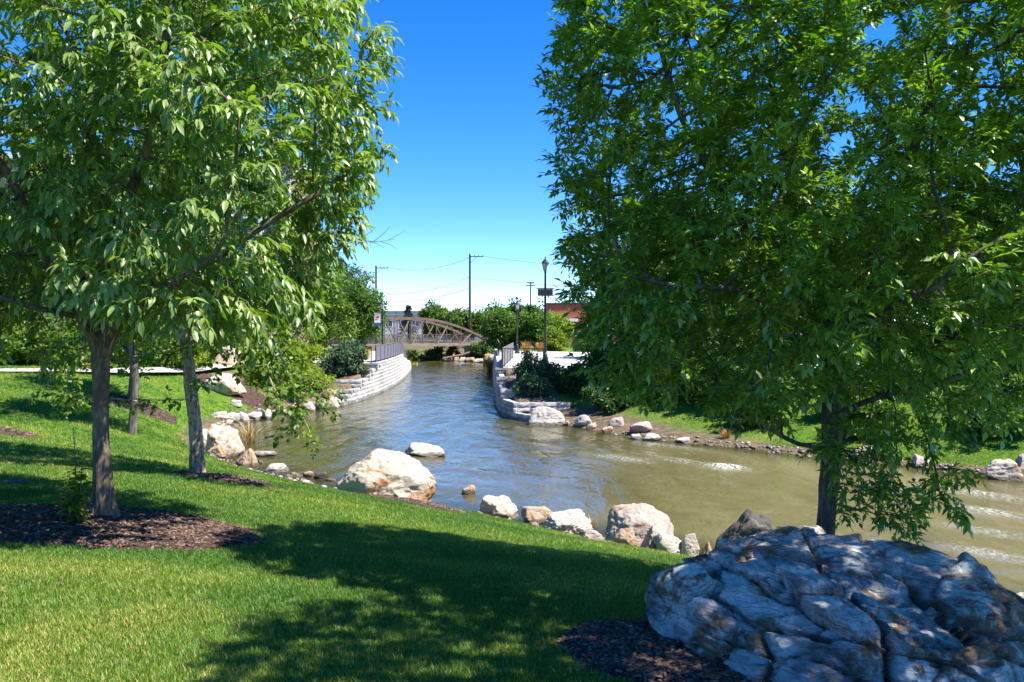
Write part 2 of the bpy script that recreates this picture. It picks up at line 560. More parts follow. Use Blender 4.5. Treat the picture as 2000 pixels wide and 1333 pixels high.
MAT['leaf_juniper'] = leaf_mat('leaf_juniper', (0.04, 0.088, 0.034), (0.12, 0.19, 0.09), (0.25, 0.35, 0.15), 0.15, 0.6, 0.3)
MAT['leaf_spruce'] = leaf_mat('leaf_spruce', (0.03, 0.06, 0.05), (0.085, 0.13, 0.115), (0.2, 0.3, 0.22), 0.12, 0.6, 0.3)
MAT['leaf_lime'] = leaf_mat('leaf_lime', (0.12, 0.19, 0.015), (0.27, 0.33, 0.04), (0.36, 0.42, 0.05), 0.4, 0.5, 0.35)
MAT['leaf_gold'] = leaf_mat('leaf_gold', (0.30, 0.24, 0.02), (0.55, 0.42, 0.04), (0.4, 0.35, 0.05), 0.35, 0.5, 0.35)
MAT['straw'] = leaf_mat('straw', (0.28, 0.20, 0.09), (0.55, 0.44, 0.22), (0.35, 0.28, 0.15), 0.3, 0.6, 0.3)
MAT['straw_orange'] = leaf_mat('straw_orange', (0.26, 0.15, 0.05), (0.46, 0.30, 0.12), (0.4, 0.25, 0.08), 0.3, 0.6, 0.3)

MAT['rock_white'] = rock_mat('pale_rock', (0.52, 0.44, 0.34), (0.68, 0.62, 0.53), (0.26, 0.19, 0.13), (0.40, 0.20, 0.07), 0.78, 1.5, bstr=0.9)
MAT['rock_pale'] = rock_mat('whitish_rock', (0.48, 0.43, 0.36), (0.66, 0.61, 0.54), (0.26, 0.21, 0.17), (0.38, 0.23, 0.11), 0.45, 2.2, bstr=0.9)
MAT['rock_tan'] = rock_mat('tan_rock', (0.44, 0.33, 0.23), (0.60, 0.50, 0.39), (0.22, 0.145, 0.09), (0.42, 0.19, 0.06), 0.9, 2.2, bstr=0.9)
MAT['rock_pink'] = rock_mat('pinkish_rock', (0.43, 0.34, 0.29), (0.60, 0.53, 0.47), (0.22, 0.15, 0.125), (0.36, 0.17, 0.07), 0.7, 1.8, bstr=0.9)
MAT['rock_dark'] = rock_mat('dark_rock', (0.10, 0.085, 0.075), (0.22, 0.19, 0.165), (0.035, 0.03, 0.028), (0.17, 0.085, 0.035), 0.5, 1.8)

def make_hero_rock():
    m, nt, b = new_mat('weathered_grey_boulder')
    v = coords(nt, (0.75, 0.75, 3.0), rot=(0, R(12), 0))
    v2 = coords(nt)
    n1 = noise(nt, 3.0, 10, 0.68, v, 0.7)
    col = ramp(nt, n1, [(0.30, (0.10, 0.10, 0.11)), (0.42, (0.30, 0.30, 0.31)), (0.50, (0.60, 0.60, 0.58)), (0.62, (0.84, 0.83, 0.79))])
    blot = ramp(nt, noise(nt, 2.6, 9, 0.7, v2, 0.8), [(0.36, 0.62), (0.5, 1.0), (0.66, 1.2)])
    col = mixc(nt, 0.8, col, blot, 'MULTIPLY')
    fine = ramp(nt, noise(nt, 26, 10, 0.8, v), [(0.36, 0.42), (0.50, 1.0), (0.7, 1.1)])
    col = mixc(nt, 0.8, col, fine, 'MULTIPLY')
    rm = ramp(nt, noise(nt, 1.7, 9, 0.72, v2, 1.6), [(0.50, 0.0), (0.57, 0.9)])
    rc = ramp(nt, noise(nt, 11, 6, 0.7, v2), [(0.3, (0.06, 0.03, 0.016)), (0.55, (0.25, 0.13, 0.05)), (0.75, (0.45, 0.30, 0.14))])
    col = mixc(nt, rm, col, rc)
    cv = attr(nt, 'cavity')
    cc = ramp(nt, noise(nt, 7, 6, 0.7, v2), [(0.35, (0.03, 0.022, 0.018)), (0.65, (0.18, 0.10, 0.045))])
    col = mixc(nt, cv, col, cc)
    nt.links.new(col, b.inputs['Base Color'])
    b.inputs['Roughness'].default_value = 0.75
    b.inputs['Specular IOR Level'].default_value = 0.4
    vo = nt.nodes.new('ShaderNodeTexVoronoi'); vo.feature = 'DISTANCE_TO_EDGE'; vo.inputs['Scale'].default_value = 7.0
    dv = nt.nodes.new('ShaderNodeMix'); dv.data_type = 'VECTOR'; dv.inputs[0].default_value = 0.12
    nz = nt.nodes.new('ShaderNodeTexNoise'); nz.inputs['Scale'].default_value = 6.0; nz.inputs['Detail'].default_value = 6.0
    nt.links.new(v, nz.inputs['Vector']); nt.links.new(v, dv.inputs[4]); nt.links.new(nz.outputs['Color'], dv.inputs[5])
    nt.links.new(dv.outputs[1], vo.inputs['Vector'])
    ce = ramp(nt, vo.outputs['Distance'], [(0.0, 0.0), (0.07, 1.0)])
    hh = mixc(nt, 0.75, ce, noise(nt, 15, 12, 0.8, v))
    bump(nt, b, hh, 1.0, 0.045)
    return m
MAT['rock_hero'] = make_hero_rock()

MAT['rail_paint'] = simple('rail_paint', (0.035, 0.034, 0.042), 0.45, 0.2, 0.2, 6)
MAT['rail_panel'] = simple('rail_panel_paint', (0.25, 0.225, 0.265), 0.5, 0.3, 0.15, 4)
MAT['lamp_paint'] = simple('lamp_paint', (0.02, 0.032, 0.045), 0.4, 0.2, 0.2, 6)
MAT['lamp_glass'] = simple('lamp_glass', (0.62, 0.60, 0.56), 0.25)
MAT['steel'] = simple('weathering_steel', (0.15, 0.098, 0.08), 0.75, 0.1, 0.35, 2.5)
MAT['steel_pale'] = simple('weathering_steel_faded', (0.25, 0.185, 0.15), 0.75, 0.1, 0.3, 3.0)
MAT['steel_rust'] = simple('fresh_rust', (0.32, 0.125, 0.04), 0.85, 0.0, 0.3, 3.0)
MAT['deck'] = simple('deck_boards', (0.27, 0.23, 0.20), 0.8, 0, 0.3, 2.0)
MAT['mesh'] = simple('wire_mesh', (0.11, 0.105, 0.11), 0.6, 0.4)
MAT['pole_wood'] = simple('creosote_pole', (0.05, 0.042, 0.038), 0.85, 0, 0.3, 3)
MAT['cable'] = simple('cable', (0.06, 0.06, 0.065), 0.6)
MAT['white_wall'] = simple('white_metal_siding', (0.62, 0.62, 0.60), 0.6, 0, 0.08, 1.0)
MAT['white_roof'] = simple('white_roof', (0.74, 0.74, 0.73), 0.55, 0, 0.06, 0.7)
MAT['brick'] = simple('red_brick', (0.30, 0.085, 0.045), 0.85, 0, 0.3, 1.5)
MAT['pink_brick'] = simple('pink_brick', (0.36, 0.22, 0.17), 0.85, 0, 0.25, 1.2)
MAT['grey_wall'] = simple('grey_panel', (0.40, 0.42, 0.44), 0.6, 0, 0.1, 1.2)
MAT['trim'] = simple('white_trim', (0.72, 0.73, 0.74), 0.5, 0, 0.05)
MAT['glass'] = simple('window_glass', (0.05, 0.085, 0.12), 0.06, 0.0, 0, spec=0.9)
MAT['dark'] = simple('dark_metal', (0.03, 0.03, 0.034), 0.5)
MAT['sign_white'] = simple('sign_white', (0.78, 0.77, 0.74), 0.5)
MAT['sign_orange'] = simple('sign_orange', (0.75, 0.26, 0.05), 0.5)
MAT['sign_blue'] = simple('sign_blue', (0.04, 0.09, 0.32), 0.5)
MAT['sign_red'] = simple('sign_red', (0.45, 0.05, 0.04), 0.5)
MAT['tan_block'] = make_concrete('tan_sandstone', (0.42, 0.30, 0.22), (0.58, 0.46, 0.36), 2.0)

# ------------------------------------------------------------------ ground sheet
def graded(knots):
    """knots: list of (start, step) ... last (end, None)"""
    out = []
    for (a, st), (b, _) in zip(knots[:-1], knots[1:]):
        n = max(1, int(round((b - a) / st)))
        out.extend(list(np.linspace(a, b, n, endpoint=False)))
    out.append(knots[-1][0])
    return np.array(out)

gx = graded([(-2600, 600), (-800, 150), (-200, 20), (-60, 4), (-26, 0.6), (-13, 0.24), (9, 0.3), (18, 0.6), (30, 4), (70, 20), (200, 150), (800, 600), (2600, None)])
gy = graded([(-300, 60), (-60, 10), (-10, 1), (0, 0.35), (2, 0.22), (30, 0.3), (60, 0.5), (118, 1.5), (150, 8), (230, 40), (500, 150), (1000, 500), (3500, None)])
XX, YY = np.meshgrid(gx, gy)
gd, gseg, gny = river_info(XX, YY)
GZ = ground_z(XX, YY)
gV = np.stack([XX.ravel(), YY.ravel(), GZ], 1)
nxg, nyg = len(gx), len(gy)
ii = (np.arange(nyg - 1)[:, None] * nxg + np.arange(nxg - 1)[None, :]).ravel()
gF = np.stack([ii, ii + 1, ii + 1 + nxg, ii + nxg], 1)
_edge = 0.55 + 0.45 * fbm(np.stack([XX.ravel() * 0.6, YY.ravel() * 0.6, 0 * YY.ravel()], 1), 3, 31)
soil = 1 - sstep(0.15, 0.55, gd - _edge * 0.7)
lm = gseg < NL
bank_r = (~lm) & (YY.ravel() > 30.0) & (YY.ravel() < 48) & (gd < 9)
soil = np.maximum(soil, bank_r * (1 - sstep(1.8, 3.4, gd + 0.35 * np.maximum(XX.ravel() - 4.0, 0))))
bank_l = lm & (YY.ravel() > 43.2) & (YY.ravel() < 58) & (gd < 4.5)
soil = np.maximum(soil, bank_l * 1.0 * sstep(43.0, 44.2, YY.ravel()))
soil = np.maximum(soil, (YY.ravel() > 100) * 0.75)
wet = 1 - sstep(-0.05, 0.12, GZ)
ground = link('ground', np_mesh('ground', gV, gF, MAT['ground'], True, {'soil': soil, 'wet': wet}))
tag(ground, kind='structure')

# ------------------------------------------------------------------ river surface
wx = graded([(-95, 8), (-20, 0.8), (-13, 0.16), (20, 0.4), (32, 6), (75, None)])
wy = graded([(-34, 4), (4, 0.4), (10, 0.14), (48, 0.35), (116, 2), (195, None)])
WX, WY = np.meshgrid(wx, wy)
wd, wseg, _n = river_info(WX, WY)
px, py = WX.ravel(), WY.ravel()
ca, sa = math.cos(R(-52)), math.sin(R(-52))
fu, fv = px * ca + py * sa, -px * sa + py * ca          # along / across the flow
rip = 0.035 * fbm(np.stack([fu * 0.5, fv * 1.5, 0 * fu], 1), 4, 40) + 0.012 * fbm(np.stack([fu * 2.0, fv * 4.0, 0 * fu], 1), 3, 44)
calm = sstep(12.0, 3.0, np.hypot(px + 9.5, py - 36))
rip = rip * (1 - 0.75 * calm) * (0.5 + 0.5 * sstep(0.2, 3, -wd))
foam = np.zeros(len(px))
def spot(cx, cy, a, b2, h, f):
    global foam, rip
    du = (px - cx) * ca + (py - cy) * sa
    dv = -(px - cx) * sa + (py - cy) * ca
    g = np.exp(-(du / a) ** 2 - (dv / b2) ** 2)
    rip = rip + h * g
    foam = np.maximum(foam, f * g)
spot(6.3, 25.6, 0.55, 0.40, 0.10, 1.7)
spot(5.2, 26.8, 0.9, 0.35, 0.05, 0.55)
spot(3.4, 27.5, 1.2, 0.4, 0.04, 0.45)
spot(5.5, 30.2, 1.6, 0.4, 0.03, 0.4)
spot(11.5, 21.5, 1.1, 0.35, 0.05, 0.55)
spot(10.6, 19.4, 0.8, 0.3, 0.05, 0.6)
spot(8.7, 15.8, 0.7, 0.25, 0.04, 0.5)
spot(9.6, 17.6, 0.8, 0.3, 0.05, 0.5)
spot(-5.8, 98, 0.5, 0.9, 0.15, 0.5)
foam = np.maximum(foam, 0.42 * sstep(0.34, 0.66, fbm(np.stack([fu * 0.45, fv * 1.6, 0 * fu], 1), 4, 60)) * sstep(0, 8, fu + 0.3 * px) * (1 - calm))
gzw = ground_z(WX, WY)
depth = np.maximum(-gzw, 0)
opaque = np.clip(0.35 + 0.65 * (1 - np.exp(-depth * 4.5)), 0, 1)
silt = sstep(-3.0, 6.5, px + 2.0 * fbm(np.stack([fu * 0.15, fv * 0.5, 0 * fu], 1), 3, 66) + 0.25 * (22 - py))
cove = np.clip(sstep(11.0, 4.0, np.hypot(px + 9.5, py - 35)) + 0.8 * sstep(2.0, 0.3, -wd), 0, 1)
ii = (np.arange(len(wy) - 1)[:, None] * len(wx) + np.arange(len(wx) - 1)[None, :]).ravel()
wF = np.stack([ii, ii + 1, ii + 1 + len(wx), ii + len(wx)], 1)
keep = (wd[wF].min(1) < 0.9)
water = link('river_water', np_mesh('river_water', np.stack([px, py, rip], 1), wF[keep], MAT['water'], True,
             {'foam': foam, 'opaque': opaque, 'cove': cove, 'silt': silt}))
tag(water, kind='structure')

# ------------------------------------------------------------------ paving and mulch sheets
def grid_sheet(name, inside, x0, x1, y0, y1, st, zf, mat, attrs=None):
    xs = np.arange(x0, x1 + st, st); ys = np.arange(y0, y1 + st, st)
    X, Y = np.meshgrid(xs, ys)
    ok = inside(X.ravel(), Y.ravel())
    i = (np.arange(len(ys) - 1)[:, None] * len(xs) + np.arange(len(xs) - 1)[None, :]).ravel()
    F = np.stack([i, i + 1, i + 1 + len(xs), i + len(xs)], 1)
    F = F[ok[F].all(1)]
    u, inv = np.unique(F, return_inverse=True)
    V = np.stack([X.ravel()[u], Y.ravel()[u], zf(X.ravel()[u], Y.ravel()[u])], 1)
    return np_mesh(name, V, inv.reshape(-1, 4), mat, True)

def slab(name, poly, z, th, mat):
    n = len(poly)
    mb = MB()
    mb.add([(x, y, z) for x, y in poly] + [(x, y, z - th) for x, y in poly],
           [tuple(range(n)), tuple(reversed(range(n, 2 * n)))] + [(k, n + k, n + (k + 1) % n, (k + 1) % n) for k in range(n)])
    return mb.build(name, mat)

tag(slab('plaza', [(-0.2, 48.0), (16, 47.6), (26, 52), (26, 74), (10, 80), (-0.9, 84), (-1.1, 70), (-0.65, 54)], PLAZA_Z, 0.3, MAT['paving']), kind='structure')
tag(slab('riverside_walk', [(-8.9, 54.6), (-8.9, 63), (-9.25, 71), (-10.3, 84), (-15.5, 84), (-14.5, 66), (-13.6, 56.2), (-11.4, 54.4)], PLAZA_Z, 0.3, MAT['paving']), kind='structure')
for _k in range(6):
    pass

def ribbon(name, pts, w, mat, dz=0.03):
    P = []
    pts = [Vector((*p, 0)) for p in pts]
    for a, b in zip(pts[:-1], pts[1:]):
        n = max(2, int((b - a).length / 0.4))
        P += [a.lerp(b, k / n) for k in range(n)]
    P.append(pts[-1])
    V = []; F = []
    m = 5
    for i, p in enumerate(P):
        t = (P[min(i + 3, len(P) - 1)] - P[max(i - 3, 0)]).normalized()
        s = Vector((-t.y, t.x, 0))
        zc = gz(p.x, p.y) + dz
        for k in range(m):
            q = p + s * (w * (k / (m - 1) - 0.5))
            V.append((q.x, q.y, max(zc - 0.02, gz(q.x, q.y) + dz)))
    for i in range(len(P) - 1):
        for k in range(m - 1):
            F.append((i * m + k, i * m + k + 1, (i + 1) * m + k + 1, (i + 1) * m + k))
    mb = MB(); mb.add(V, F)
    return mb.build(name, mat, smooth=True)
tag(ribbon('footpath', [(-40, 27), (-26, 31.5), (-20.5, 35), (-17.8, 39), (-16.4, 43.5), (-15.2, 49), (-13.6, 56)], 2.0, MAT['paving'], 0.05), kind='structure')

MULCH = []      # (cx, cy, rx, ry, rot) for the grass to keep clear of
def chips(area_fn, cx, cy, r, n, size, rng):
    P = rng.uniform(-r, r, (n * 2, 2)) + [cx, cy]
    P = P[area_fn(P[:, 0], P[:, 1])][:n]
    n = len(P)
    z = ground_z(P[:, 0], P[:, 1])
    return P, z, n

def mulch_bed(cx, cy, rx, ry, rot, nchips, size, seed, dz=0.035, mound=0.05):
    rng = np.random.default_rng(seed)
    c, s = math.cos(rot), math.sin(rot)
    def rad(x, y):
        u = ((x - cx) * c + (y - cy) * s) / rx; v = (-(x - cx) * s + (y - cy) * c) / ry
        return np.hypot(u, v) + 0.07 * vnoise(np.stack([x * 3.2, y * 3.2, 0 * x + seed], 1), seed)
    st = max(rx, ry) / 26
    R0 = max(rx, ry) * 1.15
    def zf(x, y):
        q = rad(x, y)
        return ground_z(x, y) + dz * sstep(1.02, 0.9, q) * 1.0 - 0.02 * sstep(0.9, 1.05, q) + mound * sstep(1, 0, q) + 0.012 * vnoise(np.stack([x * 14, y * 14, 0 * x], 1), seed + 3)
    bed = link('mulch_bed', grid_sheet('mulch_bed', lambda x, y: rad(x, y) < 1.04, cx - R0, cx + R0, cy - R0, cy + R0, st, zf, MAT['mulch']))
    tag(bed, kind='structure')
    MULCH.append((cx, cy, rx, ry, rot))
    if nchips:
        P = rng.uniform(-R0, R0, (nchips * 2, 2)) + [cx, cy]
        q = rad(P[:, 0], P[:, 1])
        P = P[q < 1.0 + 0.10 * rng.random(len(P)) ** 3][:nchips]
        n = len(P)
        z = zf(P[:, 0], P[:, 1]) + 0.006
        L = size * rng.uniform(0.5, 1.5, n); W = L * rng.uniform(0.25, 0.5, n); T = L * 0.12
        an = rng.uniform(0, 6.283, n); ti = rng.normal(0, 0.28, n); ti2 = rng.normal(0, 0.28, n)
        a = np.stack([np.cos(an), np.sin(an), ti], 1); a /= np.linalg.norm(a, axis=1)[:, None]
        b = np.stack([-np.sin(an), np.cos(an), ti2], 1); b -= a * (a * b).sum(1)[:, None]; b /= np.linalg.norm(b, axis=1)[:, None]
        w = np.cross(a, b)
        C = np.stack([P[:, 0], P[:, 1], z], 1)
        V = []
        for i, j, k in ((-.5, -.5, 0), (.5, -.35, 0), (.42, .5, 0), (-.5, .4, 0), (-.4, -.3, 1), (.4, -.2, 1), (.3, .35, 1), (-.4, .3, 1)):
            V.append(C + a * (L * i)[:, None] + b * (W * j)[:, None] + w * (T * k)[:, None])
        V = np.stack(V, 1).reshape(-1, 3)
        base = (np.arange(n) * 8)[:, None]
        F = np.concatenate([base + np.array(f) for f in ((4, 5, 6, 7), (0, 1, 5, 4), (1, 2, 6, 5), (2, 3, 7, 6), (3, 0, 4, 7))])
        ch = link('bark_chips', np_mesh('bark_chips', V, F, MAT['chip'], False, {'tint': np.repeat(rng.random(n) ** 1.3, 8)}), bed)
        tag(ch, kind='stuff')
    return bed

mulch_bed(-3.92, 8.45, 1.52, 1.12, -0.25, 9000, 0.040, 1)
mulch_bed(-4.95, 14.75, 1.25, 0.55, -0.66, 2200, 0.05, 2)
mulch_bed(-2.15, 17.1, 1.75, 0.75, -0.72, 2600, 0.055, 3)
mulch_bed(1.25, 5.25, 0.98, 0.85, 0.1, 9000, 0.040, 4)
mulch_bed(-12.6, 21.2, 1.3, 0.75, -0.5, 700, 0.07, 5)
mulch_bed(-14.0, 32.2, 1.6, 1.3, 0, 900, 0.08, 6)
mulch_bed(-13.6, 42.4, 2.6, 1.5, -0.3, 900, 0.09, 7)
mulch_bed(2.6, 7.7, 1.1, 0.9, 0.0, 1500, 0.05, 8)

# ------------------------------------------------------------------ retaining walls of split-faced blocks
def block_mesh(seed, mat):
    rng = np.random.default_rng(seed)
    nx, nz = 5, 4
    V = []; F = []
    for j in range(nz):
        for i in range(nx):
            x = i / (nx - 1) - 0.5; z = j / (nz - 1)
            edge = (i in (0, nx - 1)) or (j in (0, nz - 1))
            V.append((x, (0.0 if edge else -0.05 - 0.10 * rng.random()), z))
    nb = len(V)
    V += [(-0.5, 1, 0), (0.5, 1, 0), (0.5, 1, 1), (-0.5, 1, 1)]
    for j in range(nz - 1):
        for i in range(nx - 1):
            a = j * nx + i
            F.append((a, a + 1, a + 1 + nx, a + nx))
    top = [(nz - 1) * nx + i for i in range(nx)]; bot = list(range(nx))
    F.append(tuple(top) + (nb + 2, nb + 3)); F.append(tuple(reversed(bot)) + (nb, nb + 1))
    F.append((0,) + tuple(j * nx for j in range(1, nz)) + (nb + 3, nb))
    F.append(tuple(reversed([nx - 1 + j * nx for j in range(nz)])) + (nb + 1, nb + 2))
    F.append((nb + 1, nb, nb + 3, nb + 2))
    mb = MB(); mb.add(V, F)
    return mb.mesh('block', mat)
BLOCKS = [block_mesh(s, MAT['block'] if s % 3 else MAT['block_b']) for s in range(7)]

CH = 0.215
def resample(pts, st):
    pts = [Vector((p[0], p[1], 0)) for p in pts]
    # smooth with Catmull-Rom, then equal steps
    Q = []
    for i in range(len(pts) - 1):
        p0 = pts[max(i - 1, 0)]; p1 = pts[i]; p2 = pts[i + 1]; p3 = pts[min(i + 2, len(pts) - 1)]
        for k in range(24):
            t = k / 24
            Q.append(0.5 * ((2 * p1) + (p2 - p0) * t + (2 * p0 - 5 * p1 + 4 * p2 - p3) * t * t + (3 * p1 - p0 - 3 * p2 + p3) * t ** 3))
    Q.append(pts[-1])
    out = [Q[0]]; acc = 0.0
    for a, b in zip(Q[:-1], Q[1:]):
        L = (b - a).length
        while acc + L >= st:
            a = a.lerp(b, (st - acc) / L); L = (b - a).length; acc = 0.0
            out.append(a.copy())
        acc += L
    return out

def retaining_wall(main, land, starts, ends, ret, label):
    """main: plan points near to far; land: +1 if land lies at +x; starts/ends: y of the corner and of the end for each course"""
    rng = random.Random(len(label))
    root = empty('retaining_wall', (main[0][0], main[0][1], 0))
    tag(root, label, 'retaining wall')
    org = Vector((main[0][0], main[0][1], 0))
    allb = []
    core = MB()
    for k in range(9):
        pts = [p for p in resample(main, 0.62 if k else 0.62) if starts[k] <= p.y <= ends[k]]
        if len(pts) < 3: continue
        if k % 2:
            pts = [pts[0]] + [a.lerp(b, 0.5) for a, b in zip(pts[:-1], pts[1:])]
        z0 = -0.10 + k * CH
        off = 0.028 * k
        # the return into the bank
        c0 = pts[0]
        rl = ret[k]
        rpts = [c0 + Vector((land * (rl - 0.6 * q), 0.25 * (rl - 0.6 * q) * 0.3, 0)) for q in range(int(rl / 0.6) + 1)]
        if (rpts[-1] - c0).length > 0.15: rpts.append(c0.copy())
        else: rpts[-1] = c0.copy()
        for seq, isret in ((rpts, True), (pts, False)):
            for a, b in zip(seq[:-1], seq[1:]):
                d = b - a
                L = d.length
                if L < 0.08: continue
                ux = d.normalized()
                # front faces the river: y axis of the block points into the land
                iy = Vector((-ux.y, ux.x, 0))
                want = Vector((land, 0, 0)) if not isret else Vector((0, 1, 0))
                if iy.dot(want) < 0:
                    ux = -ux; iy = -iy
                mid = (a + b) * 0.5 + iy * (off if not isret else 0.0)
                M = Matrix(((ux.x, iy.x, 0, mid.x), (ux.y, iy.y, 0, mid.y), (0, 0, 1, z0), (0, 0, 0, 1))) @ Matrix.Diagonal((L - 0.014, 0.27, CH - 0.016, 1))
                allb.append((mid.length, M))
                p, q = a + iy * (0.10 + off), b + iy * (0.10 + off)
                r, s = p + iy * 0.22, q + iy * 0.22
                core.add([(p.x, p.y, z0 + 0.004), (q.x, q.y, z0 + 0.004), (s.x, s.y, z0 + 0.004), (r.x, r.y, z0 + 0.004), (p.x, p.y, z0 + CH - 0.03), (q.x, q.y, z0 + CH - 0.03), (s.x, s.y, z0 + CH - 0.03), (r.x, r.y, z0 + CH - 0.03)],
                         [(0, 1, 5, 4), (4, 5, 6, 7), (2, 3, 7, 6)])
    allb.sort(key=lambda t: t[0])
    T = Matrix.Translation(-org)
    for i, (_, M) in enumerate(allb[:300]):
        o = bpy.data.objects.new('block', BLOCKS[rng.randrange(7)])
        COL.objects.link(o)
        o.parent = root
        o.matrix_local = T @ M
    if len(allb) > 300:
        V = []; F = []; n = 0
        Vs = [np.array([v.co for v in b.vertices]) for b in BLOCKS]
        Fl = [[tuple(p.vertices) for p in b.polygons] for b in BLOCKS]
        mb = MB()
        for _, M in allb[300:]:
            q = rng.randrange(7)
            A = np.array(T @ M)
            mb.add((Vs[q] @ A[:3, :3].T + A[:3, 3]).tolist(), Fl[q])
        tag(mb.build('far_blocks', MAT['block'], root), kind='stuff')
    core.v = [(x - org.x, y - org.y, z) for x, y, z in core.v]
    core.build('core', MAT['joint'], root)
    return root

def coping(root, main, land, y0, y1, ret, zt=PLAZA_Z):
    org = root.location
    pts = [p for p in resample(main, 0.9) if y0 <= p.y <= y1]
    pts = [pts[0] + Vector((land * ret, 0.05 * ret, 0))] + pts
    me = None
    for i, (a, b) in enumerate(zip(pts[:-1], pts[1:])):
        d = (b - a); L = d.length; ux = d.normalized(); iy = Vector((-ux.y, ux.x, 0))
        want = Vector((land, 0, 0)) if i else Vector((0, 1, 0))
        if iy.dot(want) < 0: iy = -iy
        o = 0.20 if i else -0.03
        mb = MB()
        p0, p1 = a + iy * o + ux * 0.006, b + iy * o - ux * 0.006
        q0, q1 = p0 + iy * 0.46, p1 + iy * 0.46
        V = [Vector((v.x - org.x, v.y - org.y, z)) for z in (zt - 0.085, zt + 0.012) for v in (p0, p1, q1, q0)]
        mb.add(V, [(0, 3, 2, 1), (4, 5, 6, 7), (0, 1, 5, 4), (1, 2, 6, 5), (2, 3, 7, 6), (3, 0, 4, 7)])
        mb.build('coping_stone', MAT['block'], root)

LW = [(-10.3, 45.0), (-9.35, 45.55), (-8.85, 46.6), (-8.6, 48.5), (-8.45, 51), (-8.3, 56), (-8.4, 63), (-8.8, 71), (-9.8, 84), (-11, 95)]
RW = [(2.3, 37.4), (0.9, 37.75), (0.1, 39.0), (-0.45, 41), (-0.75, 43.5), (-1.05, 52), (-1.5, 70), (-1.95, 89), (-2.3, 102)]
lw = retaining_wall(LW, -1, [45.1, 45.1, 46.6, 46.9, 48.9, 49.1, 51.4, 51.6, 54.0], [94, 92, 90, 88, 86, 82, 79, 76, 74],
                    [0.3, 0.3, 2.6, 2.6, 1.9, 1.9, 2.2, 2.2, 2.6], 'sunlit pale grey block retaining wall stepping up along the left bank')
coping(lw, LW, -1, 54.0, 74, 2.4)
rw = retaining_wall(RW, 1, [37.5, 37.5, 38.9, 39.1, 41.2, 41.4, 44.2, 44.4, 47.4], [101, 101, 100, 99, 98, 97, 96, 95, 94],
                    [0.3, 0.3, 2.6, 2.6, 2.2, 2.2, 2.4, 2.4, 4.2], 'shaded blue grey block retaining wall with stepped terraces on the right bank')
coping(rw, RW, 1, 47.4, 94, 4.0)

# ------------------------------------------------------------------ railings
BAR = MB().box(-0.011, 0.011, -0.011, 0.011, 0, 1).mesh('bar', MAT['rail_paint'])
def bar_railing(root, a, b, h=1.07, sp=0.125):
    a, b = Vector(a), Vector(b)
    L = (b - a).length; n = int(round(L / sp))
    MB().bar(a + Vector((0, 0, h)), b + Vector((0, 0, h)), 0.05, 0.045).build('top_rail', MAT['rail_paint'], root)
    MB().bar(a + Vector((0, 0, 0.12)), b + Vector((0, 0, 0.12)), 0.04, 0.035).build('bottom_rail', MAT['rail_paint'], root)
    for p in (a, b):
        MB().box(p.x - 0.03, p.x + 0.03, p.y - 0.03, p.y + 0.03, p.z, p.z + h + 0.02).build('post', MAT['rail_paint'], root)
    for k in range(1, n):
        p = a.lerp(b, k / n)
        o = link('bar', BAR, root, (p.x, p.y, p.z + 0.13), None, (1, 1, h - 0.15))

def panel_railing(root, pts, h=1.07):
    for i, (a, b) in enumerate(zip(pts[:-1], pts[1:])):
        a, b = Vector(a), Vector(b)
        MB().bar(a + Vector((0, 0, h)), b + Vector((0, 0, h)), 0.06, 0.045).build('top_rail', MAT['rail_panel'], root)
        mb = MB(); d = (b - a).normalized()
        s = Vector((-d.y, d.x, 0)).normalized() * 0.012
        p, q = a + d * 0.03, b - d * 0.03
        lo, hi = Vector((0, 0, 0.10)), Vector((0, 0, h - 0.03))
        V = [p - s + lo, q - s + lo, q + s + lo, p + s + lo, p - s + hi, q - s + hi, q + s + hi, p + s + hi]
        mb.add(V, [(0, 3, 2, 1), (4, 5, 6, 7), (0, 1, 5, 4), (1, 2, 6, 5), (2, 3, 7, 6), (3, 0, 4, 7)])
        mb.build('panel', MAT['rail_panel'], root)
        MB().box(a.x - 0.03, a.x + 0.03, a.y - 0.03, a.y + 0.03, a.z, a.z + h).build('post', MAT['rail_paint'], root)

def along(main, land, y0, y1, st, inset, zf):
    P = [p for p in resample(main, st) if y0 <= p.y <= y1]
    return [(p.x + land * inset, p.y, zf(p.y)) for p in P]
r1 = tag(empty('railing'), 'purple grey panel railing on top of the sunlit left wall', 'railing')
panel_railing(r1, along(LW, -1, 54.1, 90, 1.9, 0.42, lambda y: PLAZA_Z + 0.012 - 1.75 * float(sstep(71, 89, y))))
bar_railing(r1, (-11.2, 54.45, PLAZA_Z), (-8.78, 54.25, PLAZA_Z))
r2 = tag(empty('railing'), 'black barred railing with grey side panels at the corner of the right plaza', 'railing')
bar_railing(r2, (-0.55, 47.75, PLAZA_Z), (1.72, 47.75, PLAZA_Z), 1.07, 0.15)
panel_railing(r2, [(-0.52 + 0.62 * k / 9, 47.95 + 18 * k / 9, PLAZA_Z + 0.012) for k in range(10)])
r3 = tag(empty('railing'), 'farther dark panel railing running on along the right wall', 'railing')
panel_railing(r3, along(RW, 1, 67.5, 88, 1.9, 0.45, lambda y: PLAZA_Z + 0.012))

